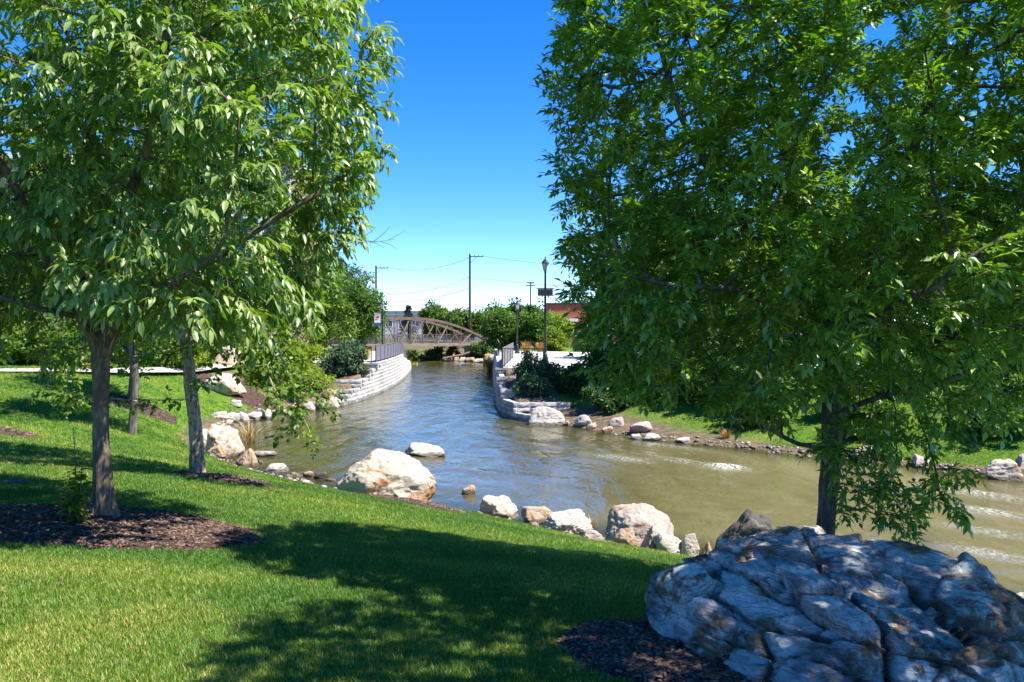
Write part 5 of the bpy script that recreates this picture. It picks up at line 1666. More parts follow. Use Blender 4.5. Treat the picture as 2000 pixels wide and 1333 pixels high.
grass_clump('small orange grass tuft on the right river bank', 7.7, 31.3, 0.45, 0.5, 70, 'straw_orange', 5, None, 0.7, 0.012)
grass_clump('orange dry grass among the rocks under the footbridge', -7.1, 110.9, 0.9, 1.0, 70, 'straw_orange', 6, None, 0.8, 0.03)
grass_clump('orange dry grass on the bank right of the bridge rocks', -3.1, 104.5, 0.9, 1.0, 70, 'straw_orange', 7, None, 0.8, 0.03)
grass_clump('small straw tuft behind the flat whitish shore stone', 1.62, 17.6, 0.34, 0.3, 50, 'straw', 9, 0.0, 0.7, 0.008)

far_tree('shrub', 'bright shrub beside the plaza edge behind the hanging leaves', 5.2, 45.2, 2.3, 1.8, 1.2, 5000, 0.15, 'leaf_mid', 170, cat='shrub', cz=0.8, clumps=55)
far_tree('shrub', 'leafy shrub left of the dark trunk on the far bank', 11.2, 39.0, 2.2, 2.0, 1.2, 5000, 0.15, 'leaf_birch', 171, cat='shrub', cz=0.8, clumps=55)
far_tree('shrub', 'leafy shrub right of the dark trunk on the far bank', 18.5, 35.0, 2.2, 2.2, 1.2, 5000, 0.15, 'leaf_mid', 172, cat='shrub', cz=0.8, clumps=55)

def treeline():
    rng = np.random.default_rng(400)
    C = []
    for k in range(520):
        a = rng.uniform(-1.05, 1.05); d = rng.uniform(240, 330)
        x, y = d * math.sin(a), d * math.cos(a)
        if -0.16 < math.tan(a) < 0.03 and rng.random() < 0.65: continue
        h = 5.5 + 3.5 * vnoise(np.array([[a * 14, 0.5, 0]]), 8)[0] + (4.0 if math.tan(a) > 0.06 or math.tan(a) < -0.2 else 0)
        for q in range(7):
            C.append((x + rng.normal(0, 2.4), y + rng.normal(0, 2.4), 1.9 + h * rng.random()))
    C = np.array(C)
    per = 34
    off = unit(rng.normal(0, 1, (len(C) * per, 3))) * (rng.random(len(C) * per) ** 0.4)[:, None]
    P = np.repeat(C, per, 0) + off * 2.1
    P[:, 2] = np.maximum(P[:, 2], 1.8)
    m = len(P)
    L = rng.uniform(0.7, 1.3, m)
    tt = np.clip(np.repeat(rng.normal(0.5, 0.2, len(C)), per) + rng.normal(0, 0.15, m), 0, 1)
    o = link('distant_trees', leaf_mesh('distant_trees', T_QUAD, P, off + rng.normal(0, 0.6, (m, 3)), off * 0.8 + np.array([0, 0, 0.7]) + rng.normal(0, 0.4, (m, 3)), L, L * 0.6, tt, MAT['leaf_deep']))
    tag(o, 'far off belt of green trees along the horizon', 'trees', kind='stuff')
treeline()

far_tree('shrub', 'large light green shrub between the cove stones and the left wall steps', -12.4, 45.2, 2.4, 1.9, 1.3, 6500, 0.13, 'leaf_lime', 180, cat='shrub', cz=0.85, clumps=70)
far_tree('shrub', 'low light green shrub just above the last cove stones', -10.9, 46.6, 1.3, 1.1, 0.8, 3500, 0.11, 'leaf_lime', 181, cat='shrub', cz=0.45, clumps=45)
far_tree('shrub', 'yellowish green shrub left of the white lawn boulder', -16.6, 44.5, 2.2, 1.7, 1.2, 4500, 0.14, 'leaf_lime', 182, cat='shrub', cz=0.8, clumps=55)
far_tree('shrub', 'dark low shrub on the bank behind the bluish white stone', 4.6, 38.4, 1.3, 1.5, 0.8, 4500, 0.12, 'leaf_deep', 183, cat='shrub', cz=0.45, clumps=50)
far_tree('shrub', 'spreading green shrub beneath the leaf tips on the right bank', 6.6, 39.6, 1.8, 1.7, 1.0, 4500, 0.13, 'leaf_mid', 184, cat='shrub', cz=0.6, clumps=50)

far_tree('shrub', 'first of the leafy shrubs above the far waterline left of the dark trunk', 9.3, 34.6, 1.9, 1.7, 1.1, 4500, 0.13, 'leaf_deep', 190, cat='shrub', cz=0.65, clumps=55)
far_tree('shrub', 'leafy shrub directly behind the dark trunk above the far waterline', 13.0, 31.5, 1.9, 1.6, 1.1, 4500, 0.13, 'leaf_deep', 191, cat='shrub', cz=0.65, clumps=55)
far_tree('shrub', 'leafy shrub behind the drooping leaves at the right on the far bank', 17.6, 30.0, 2.0, 1.9, 1.1, 4500, 0.13, 'leaf_mid', 192, cat='shrub', cz=0.65, clumps=55)
far_tree('shrub', 'wide low shrub between the plaza edge and the far bank shrubs', 8.6, 42.0, 2.2, 2.4, 1.2, 5500, 0.14, 'leaf_deep', 193, cat='shrub', cz=0.7, clumps=60)

far_tree('shrub', 'small leafy shrub right beside the orange grass tuft on the right bank', 8.9, 32.3, 1.3, 1.2, 0.8, 3500, 0.12, 'leaf_deep', 195, cat='shrub', cz=0.45, clumps=45)
far_tree('shrub', 'small leafy shrub above the grey pink waterline stone', 11.9, 29.4, 1.4, 1.3, 0.85, 3500, 0.12, 'leaf_mid', 196, cat='shrub', cz=0.45, clumps=45)
far_tree('shrub', 'small leafy shrub above the stone behind the drooping leaves', 15.3, 27.4, 1.4, 1.3, 0.85, 3500, 0.12, 'leaf_deep', 197, cat='shrub', cz=0.45, clumps=45)

# ------------------------------------------------------------------ rocks
import bmesh
_ICO = {}
def ico(sub):
    if sub not in _ICO:
        bm = bmesh.new()
        bmesh.ops.create_icosphere(bm, subdivisions=sub, radius=1.0)
        V = np.array([v.co for v in bm.verts]); F = np.array([[v.index for v in f.verts] for f in bm.faces])
        bm.free()
        _ICO[sub] = (unit(V), F)
    return _ICO[sub]

def poly_radius(U, Nn, H, p):
    dots = np.maximum(U @ Nn.T, 0) / H
    return (dots ** p).sum(1) ** (-1.0 / p)

CUSTOM = {
    3: ([(-0.66, -0.25, 0.72), (0.36, -0.15, 0.92), (0.8, -0.1, 0.6), (0.97, -0.1, -0.1), (-0.75, -0.2, -0.55), (0.05, -1, 0.12), (0.0, -0.62, 0.78), (-0.5, -0.85, -0.1), (0.55, -0.8, 0.2), (0, 0.9, 0.4), (0, 0, -1), (-0.95, 0, 0.25)],
        [0.78, 0.72, 0.86, 0.98, 0.86, 0.80, 0.76, 0.86, 0.86, 0.9, 0.62, 1.02]),
    12: ([(-0.80, -0.45, 0.40), (0.62, -0.35, 0.70), (0.9, -0.3, 0.2), (-0.2, -0.3, 0.93), (0.15, -0.97, 0.15), (-0.45, -0.85, 0.25), (0, 0.9, 0.4), (0, 0, -1), (-1, 0, 0)], [0.78, 0.80, 0.95, 0.84, 0.8, 0.82, 0.9, 0.7, 0.95]),
    18: ([(-0.78, -0.2, 0.60), (0.92, -0.1, 0.25), (0.35, -0.2, 0.92), (-0.1, -0.97, 0.2), (0, 0.95, 0.3), (-0.95, 0, -0.2), (0, 0, -1)], [0.66, 0.72, 0.88, 0.7, 0.7, 0.95, 0.8]),
    14: ([(-0.75, -0.4, 0.5), (0.75, -0.4, 0.5), (0, -0.95, 0.3), (0, 0.9, 0.4), (0, 0, -1)], [0.6, 0.6, 0.62, 0.7, 0.7]),
    17: ([(-0.7, -0.3, 0.6), (0.8, -0.2, 0.5), (0, -0.95, 0.3), (0, 0.9, 0.4), (0, 0, -1)], [0.6, 0.55, 0.62, 0.7, 0.7]),
    24: ([(-0.62, -0.4, 0.68), (0.92, -0.2, 0.3), (0.3, -0.9, 0.2), (0, 0.9, 0.4), (0, 0, -1)], [0.6, 0.66, 0.62, 0.7, 0.6]),
    21: ([(0.1, -0.35, 0.93), (-0.9, -0.3, 0.2), (0.92, -0.35, 0.2), (-0.45, -0.88, 0.0), (0.4, -0.85, 0.25), (0, 0.9, 0.4), (0, 0, -1)], [0.75, 0.8, 0.8, 0.72, 0.8, 0.8, 0.8]),
    45: ([(0.0, -0.3, 0.95), (-0.85, -0.2, 0.5), (0.85, -0.2, 0.5), (0.1, -0.8, -0.6), (0, -1, 0.1), (-0.7, -0.4, -0.6), (0, 0.9, 0.4), (0, 0, -1)], [0.6, 0.95, 0.95, 0.72, 0.85, 0.85, 0.8, 0.6]),
}
def rock_shape(sub, seed, n=13, p=14, rough=0.06, flat=True, layers=0.25):
    U, F = ico(sub)
    rng = np.random.default_rng(seed * 7 + 1)
    if seed in CUSTOM:
        Nn = unit(np.array(CUSTOM[seed][0], float)); H = np.array(CUSTOM[seed][1])
        Nn = np.concatenate([Nn, unit(rng.normal(0, 1, (5, 3)))]); H = np.concatenate([H, rng.uniform(0.86, 1.0, 5)])
    else:
        Nn = unit(rng.normal(0, 1, (n, 3)) * np.array([1, 1, 0.7]))
        Nn = unit(np.concatenate([Nn, [[rng.normal(0, .3), rng.normal(0, .3), 1], [0, 0, -1], [1, rng.normal(0, .3), 0.3], [-1, rng.normal(0, .3), 0.3], [rng.normal(0, .3), -1, 0.35], [0, 1, 0.2]]]))
        H = rng.uniform(0.60, 1.0, len(Nn))
    r = poly_radius(U, Nn, H, p)
    V = U * r[:, None]
    nrm = unit(V)
    V = V + nrm * (rough * 1.6 * fbm(V * 1.4 + seed, 3, seed) - rough * 1.2 * np.abs(fbm(V * 2.8 + seed, 4, seed + 9)) + rough * 0.5 * fbm(V * 8 + seed, 4, seed + 5))[:, None]
    td = unit(rng.normal(0, 1, (1, 3)) * np.array([0.7, 0.4, 1]))[0]
    q = V @ td * 3.1 + 1.3 * fbm(V * 1.3, 3, seed + 2)
    fr = q - np.floor(q)
    V = V + nrm * (layers * rough * sstep(0, 0.2, fr) * (1 - 0.8 * fr))[:, None]
    lo, hi = V.min(0), V.max(0)
    V = (V - (lo + hi) / 2) / (hi - lo)          # unit box, centred
    return V, F

ROCKS = [
    (-2.59, 17.60, 1.97, 1.57, 1.01, 'rock_white', 3, 'huge white boulder with rusty stains on the lawn edge by the water'),
    (-2.81, 28.12, 1.26, 0.88, 0.40, 'rock_pale', 5, 'long pale stone lying alone in the river behind the huge white boulder'),
    (-1.08, 21.52, 0.33, 0.26, 0.25, 'rock_tan', 6, 'small tan stone in the water right of the huge white boulder'),
    (-0.29, 19.00, 0.87, 0.70, 0.45, 'rock_white', 7, 'white stone with a dark hollow, first of the shore row right of the huge boulder'),
    (-0.34, 20.34, 0.22, 0.17, 0.14, 'rock_tan', 8, 'tiny tan stone behind the white shore stone with the dark hollow'),
    (0.59, 18.44, 0.76, 0.61, 0.37, 'rock_tan', 9, 'rounded tan stone, second of the shore row right of the huge boulder'),
    (1.13, 17.20, 1.01, 0.81, 0.47, 'rock_pale', 10, 'flat whitish cracked stone, third of the shore row'),
    (1.41, 14.98, 0.42, 0.38, 0.19, 'rock_pink', 11, 'low pinkish stone between the flat whitish stone and the big pink boulder'),
    (2.37, 16.00, 1.30, 1.10, 0.82, 'rock_pink', 12, 'big pinkish grey boulder with one pale sunlit face on the shore'),
    (1.96, 15.00, 0.39, 0.35, 0.32, 'rock_tan', 13, 'small orange tan stone at the foot of the big pink boulder'),
    (2.38, 14.90, 0.44, 0.35, 0.46, 'rock_pink', 14, 'pointed brown and grey stone leaning on the big pink boulder'),
    (2.68, 14.70, 0.54, 0.43, 0.38, 'rock_pale', 15, 'white angular stone right of the pointed brown stone'),
    (2.96, 14.60, 0.36, 0.29, 0.43, 'rock_pale', 16, 'upright white stone beside the lawn tip'),
    (3.36, 14.90, 0.30, 0.24, 0.35, 'rock_tan', 17, 'orange triangular stone next to the dark leaning boulder'),
    (3.70, 13.60, 0.94, 0.57, 0.93, 'rock_dark', 18, 'dark brown leaning boulder behind the foreground boulder'),
    (6.16, 10.60, 0.32, 0.26, 0.32, 'rock_pale', 19, 'white stone at the right edge beyond the foreground boulder'),
    (-9.39, 28.00, 1.25, 1.00, 1.05, 'rock_white', 21, 'big tan and white angular rock at the corner of the cove'),
    (-10.31, 29.60, 1.15, 0.92, 0.70, 'rock_white', 22, 'white rock above the big angular rock in the cove corner'),
    (-10.21, 31.00, 0.95, 0.76, 0.55, 'rock_pale', 41, 'pale yellowish rock behind the cove corner rocks'),
    (-9.31, 27.20, 0.67, 0.54, 0.42, 'rock_tan', 23, 'low tan wedge stone between the lawn and the cove corner rock'),
    (-7.91, 25.90, 0.67, 0.54, 0.55, 'rock_tan', 24, 'orange topped triangular stone at the cove water edge'),
    (-7.96, 28.00, 0.66, 0.53, 0.20, 'rock_pink', 25, 'flat stone barely above the cove water'),
    (-7.65, 26.42, 0.22, 0.20, 0.12, 'rock_tan', 26, 'tiny stone between the triangular stone and the flat cove stone'),
    (-6.78, 24.90, 0.70, 0.56, 0.25, 'rock_pale', 27, 'rounded whitish stone at the lawn edge in the cove'),
    (-5.99, 24.12, 0.37, 0.30, 0.13, 'rock_tan', 28, 'first of the four little stones left of the huge white boulder'),
    (-5.65, 24.12, 0.28, 0.23, 0.17, 'rock_tan', 29, 'second of the four little stones left of the huge white boulder'),
    (-5.22, 23.80, 0.39, 0.31, 0.21, 'rock_dark', 30, 'third and darkest of the four little stones left of the huge white boulder'),
    (-4.89, 23.40, 0.30, 0.24, 0.10, 'rock_tan', 31, 'fourth little stone, closest to the huge white boulder'),
    (-12.28, 36.50, 0.73, 0.58, 0.32, 'rock_pale', 32, 'leftmost pale stone of the row lining the back of the cove'),
    (-12.06, 37.40, 0.66, 0.53, 0.37, 'rock_pale', 33, 'second stone from the left in the row lining the cove'),
    (-11.76, 38.00, 0.58, 0.46, 0.49, 'rock_pale', 34, 'third stone from the left in the row lining the cove'),
    (-11.62, 39.20, 0.65, 0.52, 0.37, 'rock_pale', 35, 'fourth stone from the left in the row lining the cove'),
    (-11.32, 39.60, 0.70, 0.56, 0.51, 'rock_pale', 36, 'fifth stone from the left in the row lining the cove'),
    (-12.64, 39.80, 0.52, 0.41, 0.30, 'rock_pale', 37, 'small stone on the lawn edge above the cove stone row'),
    (-10.65, 42.60, 0.75, 0.60, 0.40, 'rock_tan', 38, 'tan stone of the cove row under the hanging birch leaves'),
    (-10.14, 43.30, 0.87, 0.69, 0.46, 'rock_white', 39, 'whitish stone of the cove row right of the hanging birch leaves'),
    (-9.78, 44.20, 0.73, 0.58, 0.52, 'rock_pale', 40, 'second last stone of the cove row before the left wall'),
    (-9.36, 44.80, 0.90, 0.72, 0.63, 'rock_white', 42, 'last white stone of the cove row against the left wall'),
    (-9.94, 46.40, 0.98, 0.79, 0.49, 'rock_tan', 43, 'tan stone above the end of the cove row by the left wall'),
    (-11.17, 42.00, 0.59, 0.47, 0.35, 'rock_pale', 44, 'small pale stone in the middle of the cove row'),
    (-13.67, 41.20, 1.75, 1.2, 0.92, 'rock_white', 45, 'white boulder with brown undercut on mulch beside the footpath'),
    (1.49, 37.20, 1.71, 1.19, 0.79, 'rock_pale', 46, 'large white rock at the end of the shaded right wall'),
    (2.29, 36.70, 0.39, 0.31, 0.22, 'rock_pink', 47, 'small stone right of the large white rock on the right bank'),
    (2.98, 36.20, 0.72, 0.58, 0.47, 'rock_pale', 48, 'bluish white stone on the right bank below the hanging leaves'),
    (3.22, 35.36, 0.42, 0.33, 0.25, 'rock_pink', 49, 'small pink stone before the bluish white bank stone'),
    (3.74, 34.20, 0.44, 0.35, 0.28, 'rock_tan', 50, 'tan stone at the right waterline under the hanging leaves'),
    (4.25, 35.40, 0.62, 0.50, 0.37, 'rock_pink', 51, 'pinkish stone higher on the right bank under the leaves'),
    (4.60, 32.28, 0.42, 0.33, 0.19, 'rock_pale', 52, 'small pale stone in the shallow water at the right bank'),
    (5.12, 32.00, 0.72, 0.57, 0.30, 'rock_pale', 53, 'pale flat stone at the right waterline left of the grass tuft'),
    (4.98, 33.60, 0.91, 0.73, 0.40, 'rock_pink', 54, 'grey shaded stone above the right waterline'),
    (6.15, 31.20, 0.55, 0.44, 0.22, 'rock_pale', 55, 'pale stone beside the orange grass tuft on the right bank'),
    (11.08, 27.30, 0.96, 0.77, 0.32, 'rock_pink', 57, 'grey pink stone on the far waterline right of the dark trunk'),
    (12.14, 25.80, 0.61, 0.49, 0.30, 'rock_pink', 58, 'stone on the far waterline behind the drooping leaves'),
    (13.41, 23.70, 0.98, 0.78, 0.56, 'rock_white', 59, 'big white and pink stone on the far waterline near the right edge'),
    (14.62, 24.60, 0.64, 0.51, 0.38, 'rock_pink', 60, 'partly cut off stone at the right edge beside the big white one'),
    (-7.98, 108.50, 1.02, 0.82, 0.51, 'rock_pale', 61, 'leftmost pale rock at the water under the footbridge'),
    (-7.15, 109.50, 0.90, 0.72, 0.90, 'rock_tan', 62, 'tan upright rock second from left under the footbridge'),
    (-6.19, 108.50, 0.89, 0.71, 0.57, 'rock_pale', 63, 'third rock from left under the footbridge'),
    (-5.19, 107.50, 1.39, 1.11, 0.57, 'rock_tan', 65, 'low tan rock at the right of the bridge rocks'),
    (-3.85, 105.50, 1.74, 1.39, 0.50, 'rock_pale', 67, 'flat pale rock in front of the dense bridge bush'),
    (-2.68, 103.50, 1.46, 1.17, 1.22, 'rock_tan', 68, 'tan rock at the far end of the right wall'),
    (-2.30, 102.80, 1.3, 1.1, 0.95, 'rock_pink', 69, 'slanting slab above the far end of the right wall'),
    (-6.28, 10.90, 0.36, 0.29, 0.06, 'rock_dark', 70, 'flat grey stone lying in the grass at the left edge'),
]
for (x, y, w, dpt, h, mt, seed, label) in ROCKS:
    big = w * 1700 / y > 90
    V, F = rock_shape(6 if big else (5 if w * 1700 / y > 40 else 4), seed, n=6 + seed % 7, rough=0.085 if big else 0.10, p=(16, 24, 36)[seed % 3], layers=(0.0, 0.3, 0.6)[seed % 3])
    rng = random.Random(seed)
    sink = 0.18 * h
    g = max(gz(x, y), -0.03)
    if seed == 18:
        V = V.copy(); V[:, 0] += 0.18 * V[:, 2]
    S = np.array([w * 1.06, dpt * 1.06, (h + sink)])
    rz = rng.uniform(-0.35, 0.35)
    me = np_mesh('rock', V * S + np.array([0, 0, (h + sink) / 2]), F, MAT[mt], True)
    o = link('boulder' if w > 1.0 else 'rock', me, None, (x, y, g - sink), (0, 0, rz))
    tag(o, label, 'rock', 'rocks along the river')
    if mt == 'rock_white' or big:
        try: me.set_sharp_from_angle(angle=R(42))
        except Exception: pass

# tan sandstone blocks behind the white lawn boulder
for k, (x, y, w, h) in enumerate(((-15.4, 47.5, 1.7, 1.15), (-13.9, 48.6, 1.3, 0.9))):
    V, F = rock_shape(4, 80 + k, n=3, p=26, rough=0.04)
    o = link('sandstone_block', np_mesh('sandstone_block', V * np.array([w, 0.9, h]) + np.array([0, 0, h / 2 - 0.05]), F, MAT['tan_block'], True), None, (x, y, gz(x, y)))
    tag(o, ['tan sandstone block standing behind the white boulder near the footpath', 'smaller tan sandstone block at the right of the larger one'][k], 'rock', 'tan blocks near the footpath')

# the foreground boulder
def hero():
    U, F = ico(7)
    rg = np.random.default_rng(21)
    SX = np.array([1.20, 1.10, 0.66])
    Nn = unit(rg.normal(0, 1, (64, 3)))
    H = rg.uniform(0.93, 1.03, 64)
    Nn = np.concatenate([Nn, unit(np.array([(0.05, -0.2, 1), (0.62, -0.2, 0.76), (-0.62, -0.25, 0.74), (-0.95, -0.2, 0.2), (0.9, -0.2, 0.35), (0.1, -0.95, 0.3), (-0.8, -0.3, -0.5)], float))])
    H = np.concatenate([H, [0.78, 0.97, 0.97, 0.98, 0.98, 0.92, 0.9]])
    r = poly_radius(U, Nn, H, 60)
    V = U * r[:, None] * SX
    nr = unit(U / SX)
    cav = np.zeros(len(V))
    # tilted bedding with broken lips
    t = R(11)
    b = V[:, 2] * math.cos(t) + V[:, 0] * math.sin(t) + V[:, 1] * 0.12 + 0.10 * fbm(V * 1.5, 4, 71)
    lay = b * 6.2 + 0.5 * fbm(V * 1.3 + 4, 2, 72)
    il = np.floor(lay); fr = lay - il
    amp = _hash(il.astype(np.int64), np.floor(V[:, 0] * 1.7 + 0.6 * il + 0.5 * fbm(V * 2, 2, 73)).astype(np.int64), np.zeros(len(V), np.int64), 3)
    V = V + nr * (0.055 * amp * sstep(0.0, 0.05, fr) * (1 - 0.7 * fr))[:, None]
    seam = np.exp(-(np.minimum(fr, 1 - fr) / 0.06) ** 2) * (amp > 0.45)
    V = V - nr * (0.022 * seam)[:, None]
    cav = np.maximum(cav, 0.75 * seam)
    def crack(c, n, w, dep, mask, sd):
        nonlocal V, cav
        n = np.array(n, float); n /= np.linalg.norm(n)
        q = (V - np.array(c)) @ n + 0.11 * fbm(V * 1.8 + sd, 4, sd, 0.6)
        g = np.exp(-np.abs(q / w) ** 1.3) * mask(V)
        V = V - nr * (dep * g)[:, None]
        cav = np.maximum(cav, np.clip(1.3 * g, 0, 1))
    crack((-0.08, 0, 0), (1, 0.0, 0.18), 0.018, 0.08, lambda v: sstep(-0.25, 0.0, v[:, 2]), 5)
    crack((0.25, 0, -0.22), (0.55, 0, 1), 0.018, 0.07, lambda v: sstep(-0.6, -0.1, v[:, 0]), 6)
    crack((0.0, 0, -0.12), (-0.10, 0, 1), 0.018, 0.07, lambda v: sstep(-1.0, -0.5, v[:, 0]) * (1 - sstep(0.3, 0.7, v[:, 0])), 7)
    crack((0.55, 0, 0.42), (0.35, 0.1, 1), 0.018, 0.05, lambda v: sstep(0.0, 0.2, v[:, 0]), 9)
    crack((-0.75, 0, 0.1), (1, 0, -0.3), 0.020, 0.06, lambda v: 1 - sstep(0.2, 0.4, v[:, 2]), 10)
    Wv = V * np.array([1.0, 1.0, 2.2]) + 0.10 * np.stack([fbm(V * 2.6 + 3 * k, 3, 90 + k) for k in range(3)], 1)
    for (cnt, off, edge, wd_, lv) in ((60, 0.060, 0.030, 0.020, 1), (420, 0.026, 0.014, 0.013, 2)):
        S_ = rg.uniform(-1, 1, (cnt, 3)) * np.array([1.4, 1.2, 2.0])
        f1 = np.full(len(V), 9.0); f2 = np.full(len(V), 9.0); idc = np.zeros(len(V), int)
        for k in range(cnt):
            dd = ((Wv - S_[k]) ** 2).sum(1)
            c1 = dd < f1
            f2 = np.where(c1, f1, np.minimum(f2, dd)); f1 = np.where(c1, dd, f1); idc = np.where(c1, k, idc)
        e = np.sqrt(f2) - np.sqrt(f1)
        ho = rg.uniform(-1, 1, cnt); tilt = rg.normal(0, 0.8, (cnt, 3)); deep = rg.random(cnt)[idc]
        g = np.exp(-(e / wd_) ** 2)
        V = V + nr * (off * (ho[idc] + ((Wv - S_[idc]) * tilt[idc]).sum(1) * 1.4) - edge * g * deep)[:, None]
        cav = np.maximum(cav, g * deep * (0.8 if lv == 1 else 0.3))
    V = V + nr * (0.020 * fbm(V * 3.2, 5, 81, 0.6) + 0.020 * fbm(V * np.array([6, 6, 15]), 5, 83, 0.65) - 0.012 * np.abs(fbm(V * np.array([13, 13, 26]), 4, 84, 0.6)) + 0.007 * fbm(V * np.array([30, 30, 50]), 3, 85))[:, None]
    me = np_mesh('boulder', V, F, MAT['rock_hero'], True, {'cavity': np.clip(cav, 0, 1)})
    try: me.set_sharp_from_angle(angle=R(38))
    except Exception: pass
    o = link('boulder', me, None, (2.12, 5.42, 2.085), (0, R(3), R(-5)))
    tag(o, 'huge weathered grey boulder with cracks and rusty patches filling the lower right corner', 'boulder')
hero()

# ------------------------------------------------------------------ pebbles at the waterline (stuff)
def make_pebble_mat():
    m, nt, b = new_mat('pebble')
    col = ramp(nt, attr(nt, 'tint'), [(0.0, (0.10, 0.085, 0.07)), (0.4, (0.30, 0.24, 0.18)), (0.75, (0.46, 0.37, 0.28)), (1.0, (0.62, 0.58, 0.52))])
    nt.links.new(wet_band(nt, col, 0.4), b.inputs['Base Color'])
    b.inputs['Roughness'].default_value = 0.7
    return m
MAT['pebble'] = make_pebble_mat()
def pebbles():
    rng = np.random.default_rng(600)
    P = []
    for sh, lo, hi in ((LEFT_SHORE, 1, 15), (RIGHT_SHORE, 9, 16)):
        for a, b in zip(sh[lo:hi - 1], sh[lo + 1:hi]):
            L = np.linalg.norm(b - a)
            n = int(L * 42)
            t = rng.random(n)
            d = (b - a) / L
            nn = np.array([-d[1], d[0]])
            P.append(a + t[:, None] * (b - a) + nn * (rng.normal(0.05, 0.30, n))[:, None])
    P = np.concatenate(P)
    P = P[(P[:, 1] > 8) & (P[:, 1] < 47)]
    d, seg, ny = river_info(P[:, 0], P[:, 1])
    m = (d > -0.45) & (d < 0.75) & ~((ny > 45.6) & (seg < NL)) & ~((seg >= NL) & (ny > 37.7))
    m &= vnoise(np.stack([P[:, 0] * 0.7, P[:, 1] * 0.7, 0 * P[:, 0]], 1), 88) > -0.35
    P = P[m]
    n = len(P)
    U, F = ico(1)
    z = np.maximum(ground_z(P[:, 0], P[:, 1]), -0.04)
    s = 0.035 * np.exp(rng.normal(0, 0.55, n)).clip(0.4, 4.5) * (0.8 + 0.012 * P[:, 1])
    sc = np.stack([s * rng.uniform(0.8, 1.5, n), s * rng.uniform(0.7, 1.2, n), s * rng.uniform(0.4, 0.8, n)], 1)
    jit = 1 + rng.uniform(-0.25, 0.25, (n, len(U), 1))
    an = rng.uniform(0, 6.283, n)
    V = U[None] * jit * sc[:, None]
    c, q = np.cos(an)[:, None], np.sin(an)[:, None]
    V = np.stack([V[:, :, 0] * c - V[:, :, 1] * q, V[:, :, 0] * q + V[:, :, 1] * c, V[:, :, 2]], 2)
    V = V + np.stack([P[:, 0], P[:, 1], z + sc[:, 2] * 0.35], 1)[:, None]
    Fa = (np.arange(n) * len(U))[:, None, None] + F[None]
    o = link('shore_pebbles', np_mesh('shore_pebbles', V.reshape(-1, 3), Fa.reshape(-1, 3), MAT['pebble'], False, {'tint': np.repeat(rng.random(n), len(U))}))
    tag(o, 'loose pebbles and gravel strewn along both waterlines', 'gravel', kind='stuff')
pebbles()

# ------------------------------------------------------------------ lawn grass (stuff)
def tuft_meshes():
    out = []
    for s in range(4):
        rng = np.random.default_rng(200 + s)
        V = []; F = []; tt = []
        for k in range(11):
            a = rng.uniform(0, 6.283); r0 = 0.035 * math.sqrt(rng.random()); h = rng.uniform(0.018, 0.046); ln = rng.uniform(0.008, 0.034)
            b0 = np.array([r0 * math.cos(a * 1.7), r0 * math.sin(a * 1.7), -0.008]); d = np.array([math.cos(a), math.sin(a), 0]); sd = np.array([-d[1], d[0], 0]) * 0.0016
            i = len(V)
            m = b0 + d * ln * 0.35 + np.array([0, 0, h * 0.6]); tp = b0 + d * ln + np.array([0, 0, h])
            V += [b0 - sd, b0 + sd, m - sd * 0.9, m + sd * 0.9, tp]
            F += [(i, i + 1, i + 3), (i, i + 3, i + 2), (i + 2, i + 3, i + 4)]
            q = rng.random(); q = q * 0.8 if rng.random() > 0.10 else 0.85 + 0.15 * q
            tt += [q] * 5
        out.append(np_mesh('grass_tuft', np.array(V), np.array(F), MAT['grass'], False, {'tint': np.array(tt)}))
    return out

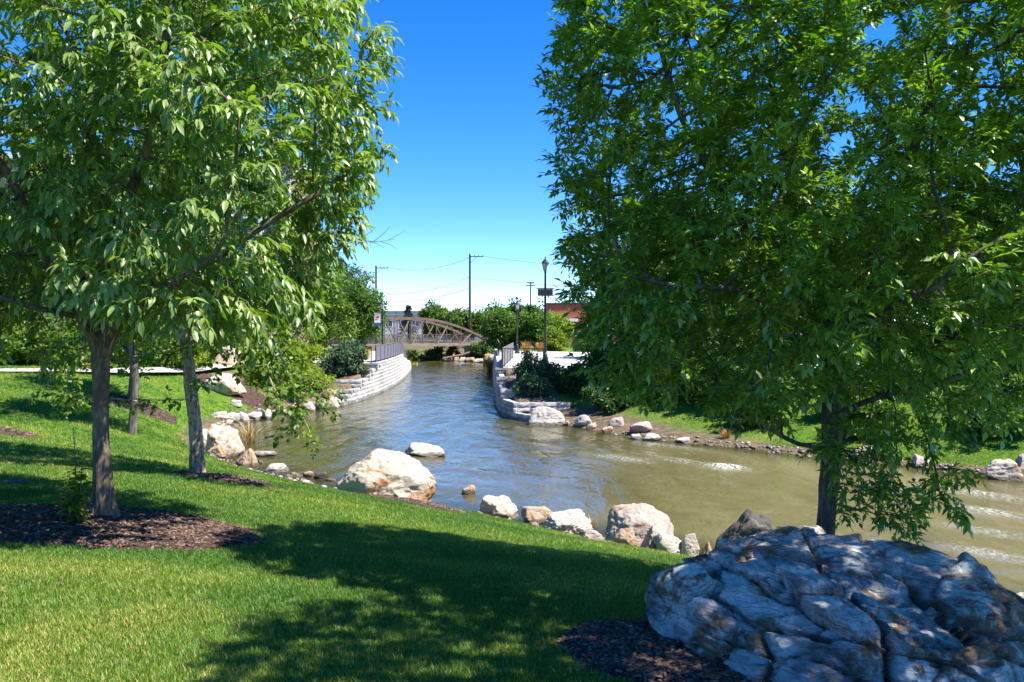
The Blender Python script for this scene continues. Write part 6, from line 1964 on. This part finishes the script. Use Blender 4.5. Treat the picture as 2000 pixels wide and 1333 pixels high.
def lawn(seed):
    rng = np.random.default_rng(seed)
    pts = []
    def band(y0, y1, dens, sc, xr=1.08):
        xm = y1 / 1700 * 1000 * xr + 1.9
        n = int((y1 - y0) * 2 * xm * dens)
        x = rng.uniform(-xm, xm, n); y = rng.uniform(y0, y1, n)
        m = np.abs(x) < y / 1700 * 1000 * xr + 1.9
        x, y = x[m], y[m]
        d, seg, ny = river_info(x, y)
        e = 0.35 + 0.45 * fbm(np.stack([x * 0.6, y * 0.6, 0 * y], 1), 3, 31)
        ok = d > e * 0.7 + 0.25
        ok &= ~((seg >= NL) & (y > 30.0) & (d + 0.35 * np.maximum(x - 4.0, 0) < 2.8))
        ok &= ~((seg < NL) & (y > 42.8) & (d < 4.5))
        for (cx, cy, rx, ry, rot) in MULCH:
            c, s = math.cos(rot), math.sin(rot)
            u = ((x - cx) * c + (y - cy) * s) / rx; v = (-(x - cx) * s + (y - cy) * c) / ry
            ok &= np.hypot(u, v) > 0.98 + 0.05 * rng.random(len(x))
        x, y = x[ok], y[ok]
        z = ground_z(x, y)
        pts.append(np.stack([x, y, z, sc * rng.uniform(0.75, 1.25, len(x))], 1))
    band(2.4, 7.0, 2200, 1.0)
    band(7.0, 11.0, 1200, 1.1)
    band(11.0, 17.0, 520, 1.35)
    band(17.0, 30.0, 150, 1.9)
    band(30.0, 44.0, 45, 2.6)
    P = np.concatenate(pts)
    print('grass tufts', len(P))
    patch = np.clip(0.5 + 0.9 * fbm(np.stack([P[:, 0] * 0.8, P[:, 1] * 0.8, 0 * P[:, 0]], 1), 4, 12) + rng.normal(0, 0.12, len(P)), 0, 1)
    me = bpy.data.meshes.new('lawn_grass')
    me.vertices.add(len(P)); me.vertices.foreach_set('co', np.ascontiguousarray(P[:, :3], np.float32).ravel())
    for nm, a in (('sc', P[:, 3]), ('rot', rng.uniform(0, 6.283, len(P))), ('patch', patch)):
        at = me.attributes.new(nm, 'FLOAT', 'POINT'); at.data.foreach_set('value', a.astype(np.float32))
    at = me.attributes.new('pick', 'INT', 'POINT'); at.data.foreach_set('value', rng.integers(0, 4, len(P)).astype(np.int32))
    o = link('lawn_grass', me)
    o['label'] = 'short green lawn grass covering the slope'
    o['category'] = 'grass'
    o['kind'] = 'stuff'
    src = bpy.data.collections.new('grass_sources')
    for i, t in enumerate(tuft_meshes()):
        src.objects.link(bpy.data.objects.new('grass_tuft', t))
    ng = bpy.data.node_groups.new('scatter_grass', 'GeometryNodeTree')
    ng.interface.new_socket('Geometry', in_out='INPUT', socket_type='NodeSocketGeometry')
    ng.interface.new_socket('Geometry', in_out='OUTPUT', socket_type='NodeSocketGeometry')
    nd = ng.nodes; lk = ng.links
    gi = nd.new('NodeGroupInput'); go = nd.new('NodeGroupOutput')
    ci = nd.new('GeometryNodeCollectionInfo'); ci.inputs['Collection'].default_value = src
    ci.inputs['Separate Children'].default_value = True; ci.inputs['Reset Children'].default_value = True
    ip = nd.new('GeometryNodeInstanceOnPoints'); ip.inputs['Pick Instance'].default_value = True
    def na(n, ty='FLOAT'):
        q = nd.new('GeometryNodeInputNamedAttribute'); q.data_type = ty; q.inputs['Name'].default_value = n
        return q.outputs[0]
    cx = nd.new('ShaderNodeCombineXYZ')
    lk.new(na('rot'), cx.inputs['Z'])
    m2p = nd.new('GeometryNodeMeshToPoints')
    lk.new(gi.outputs[0], m2p.inputs['Mesh'])
    lk.new(m2p.outputs[0], ip.inputs['Points'])
    lk.new(ci.outputs[0], ip.inputs['Instance'])
    lk.new(na('pick', 'INT'), ip.inputs['Instance Index'])
    lk.new(cx.outputs[0], ip.inputs['Rotation'])
    lk.new(na('sc'), ip.inputs['Scale'])
    lk.new(ip.outputs[0], go.inputs[0])
    md = o.modifiers.new('scatter', 'NODES'); md.node_group = ng
lawn(77)
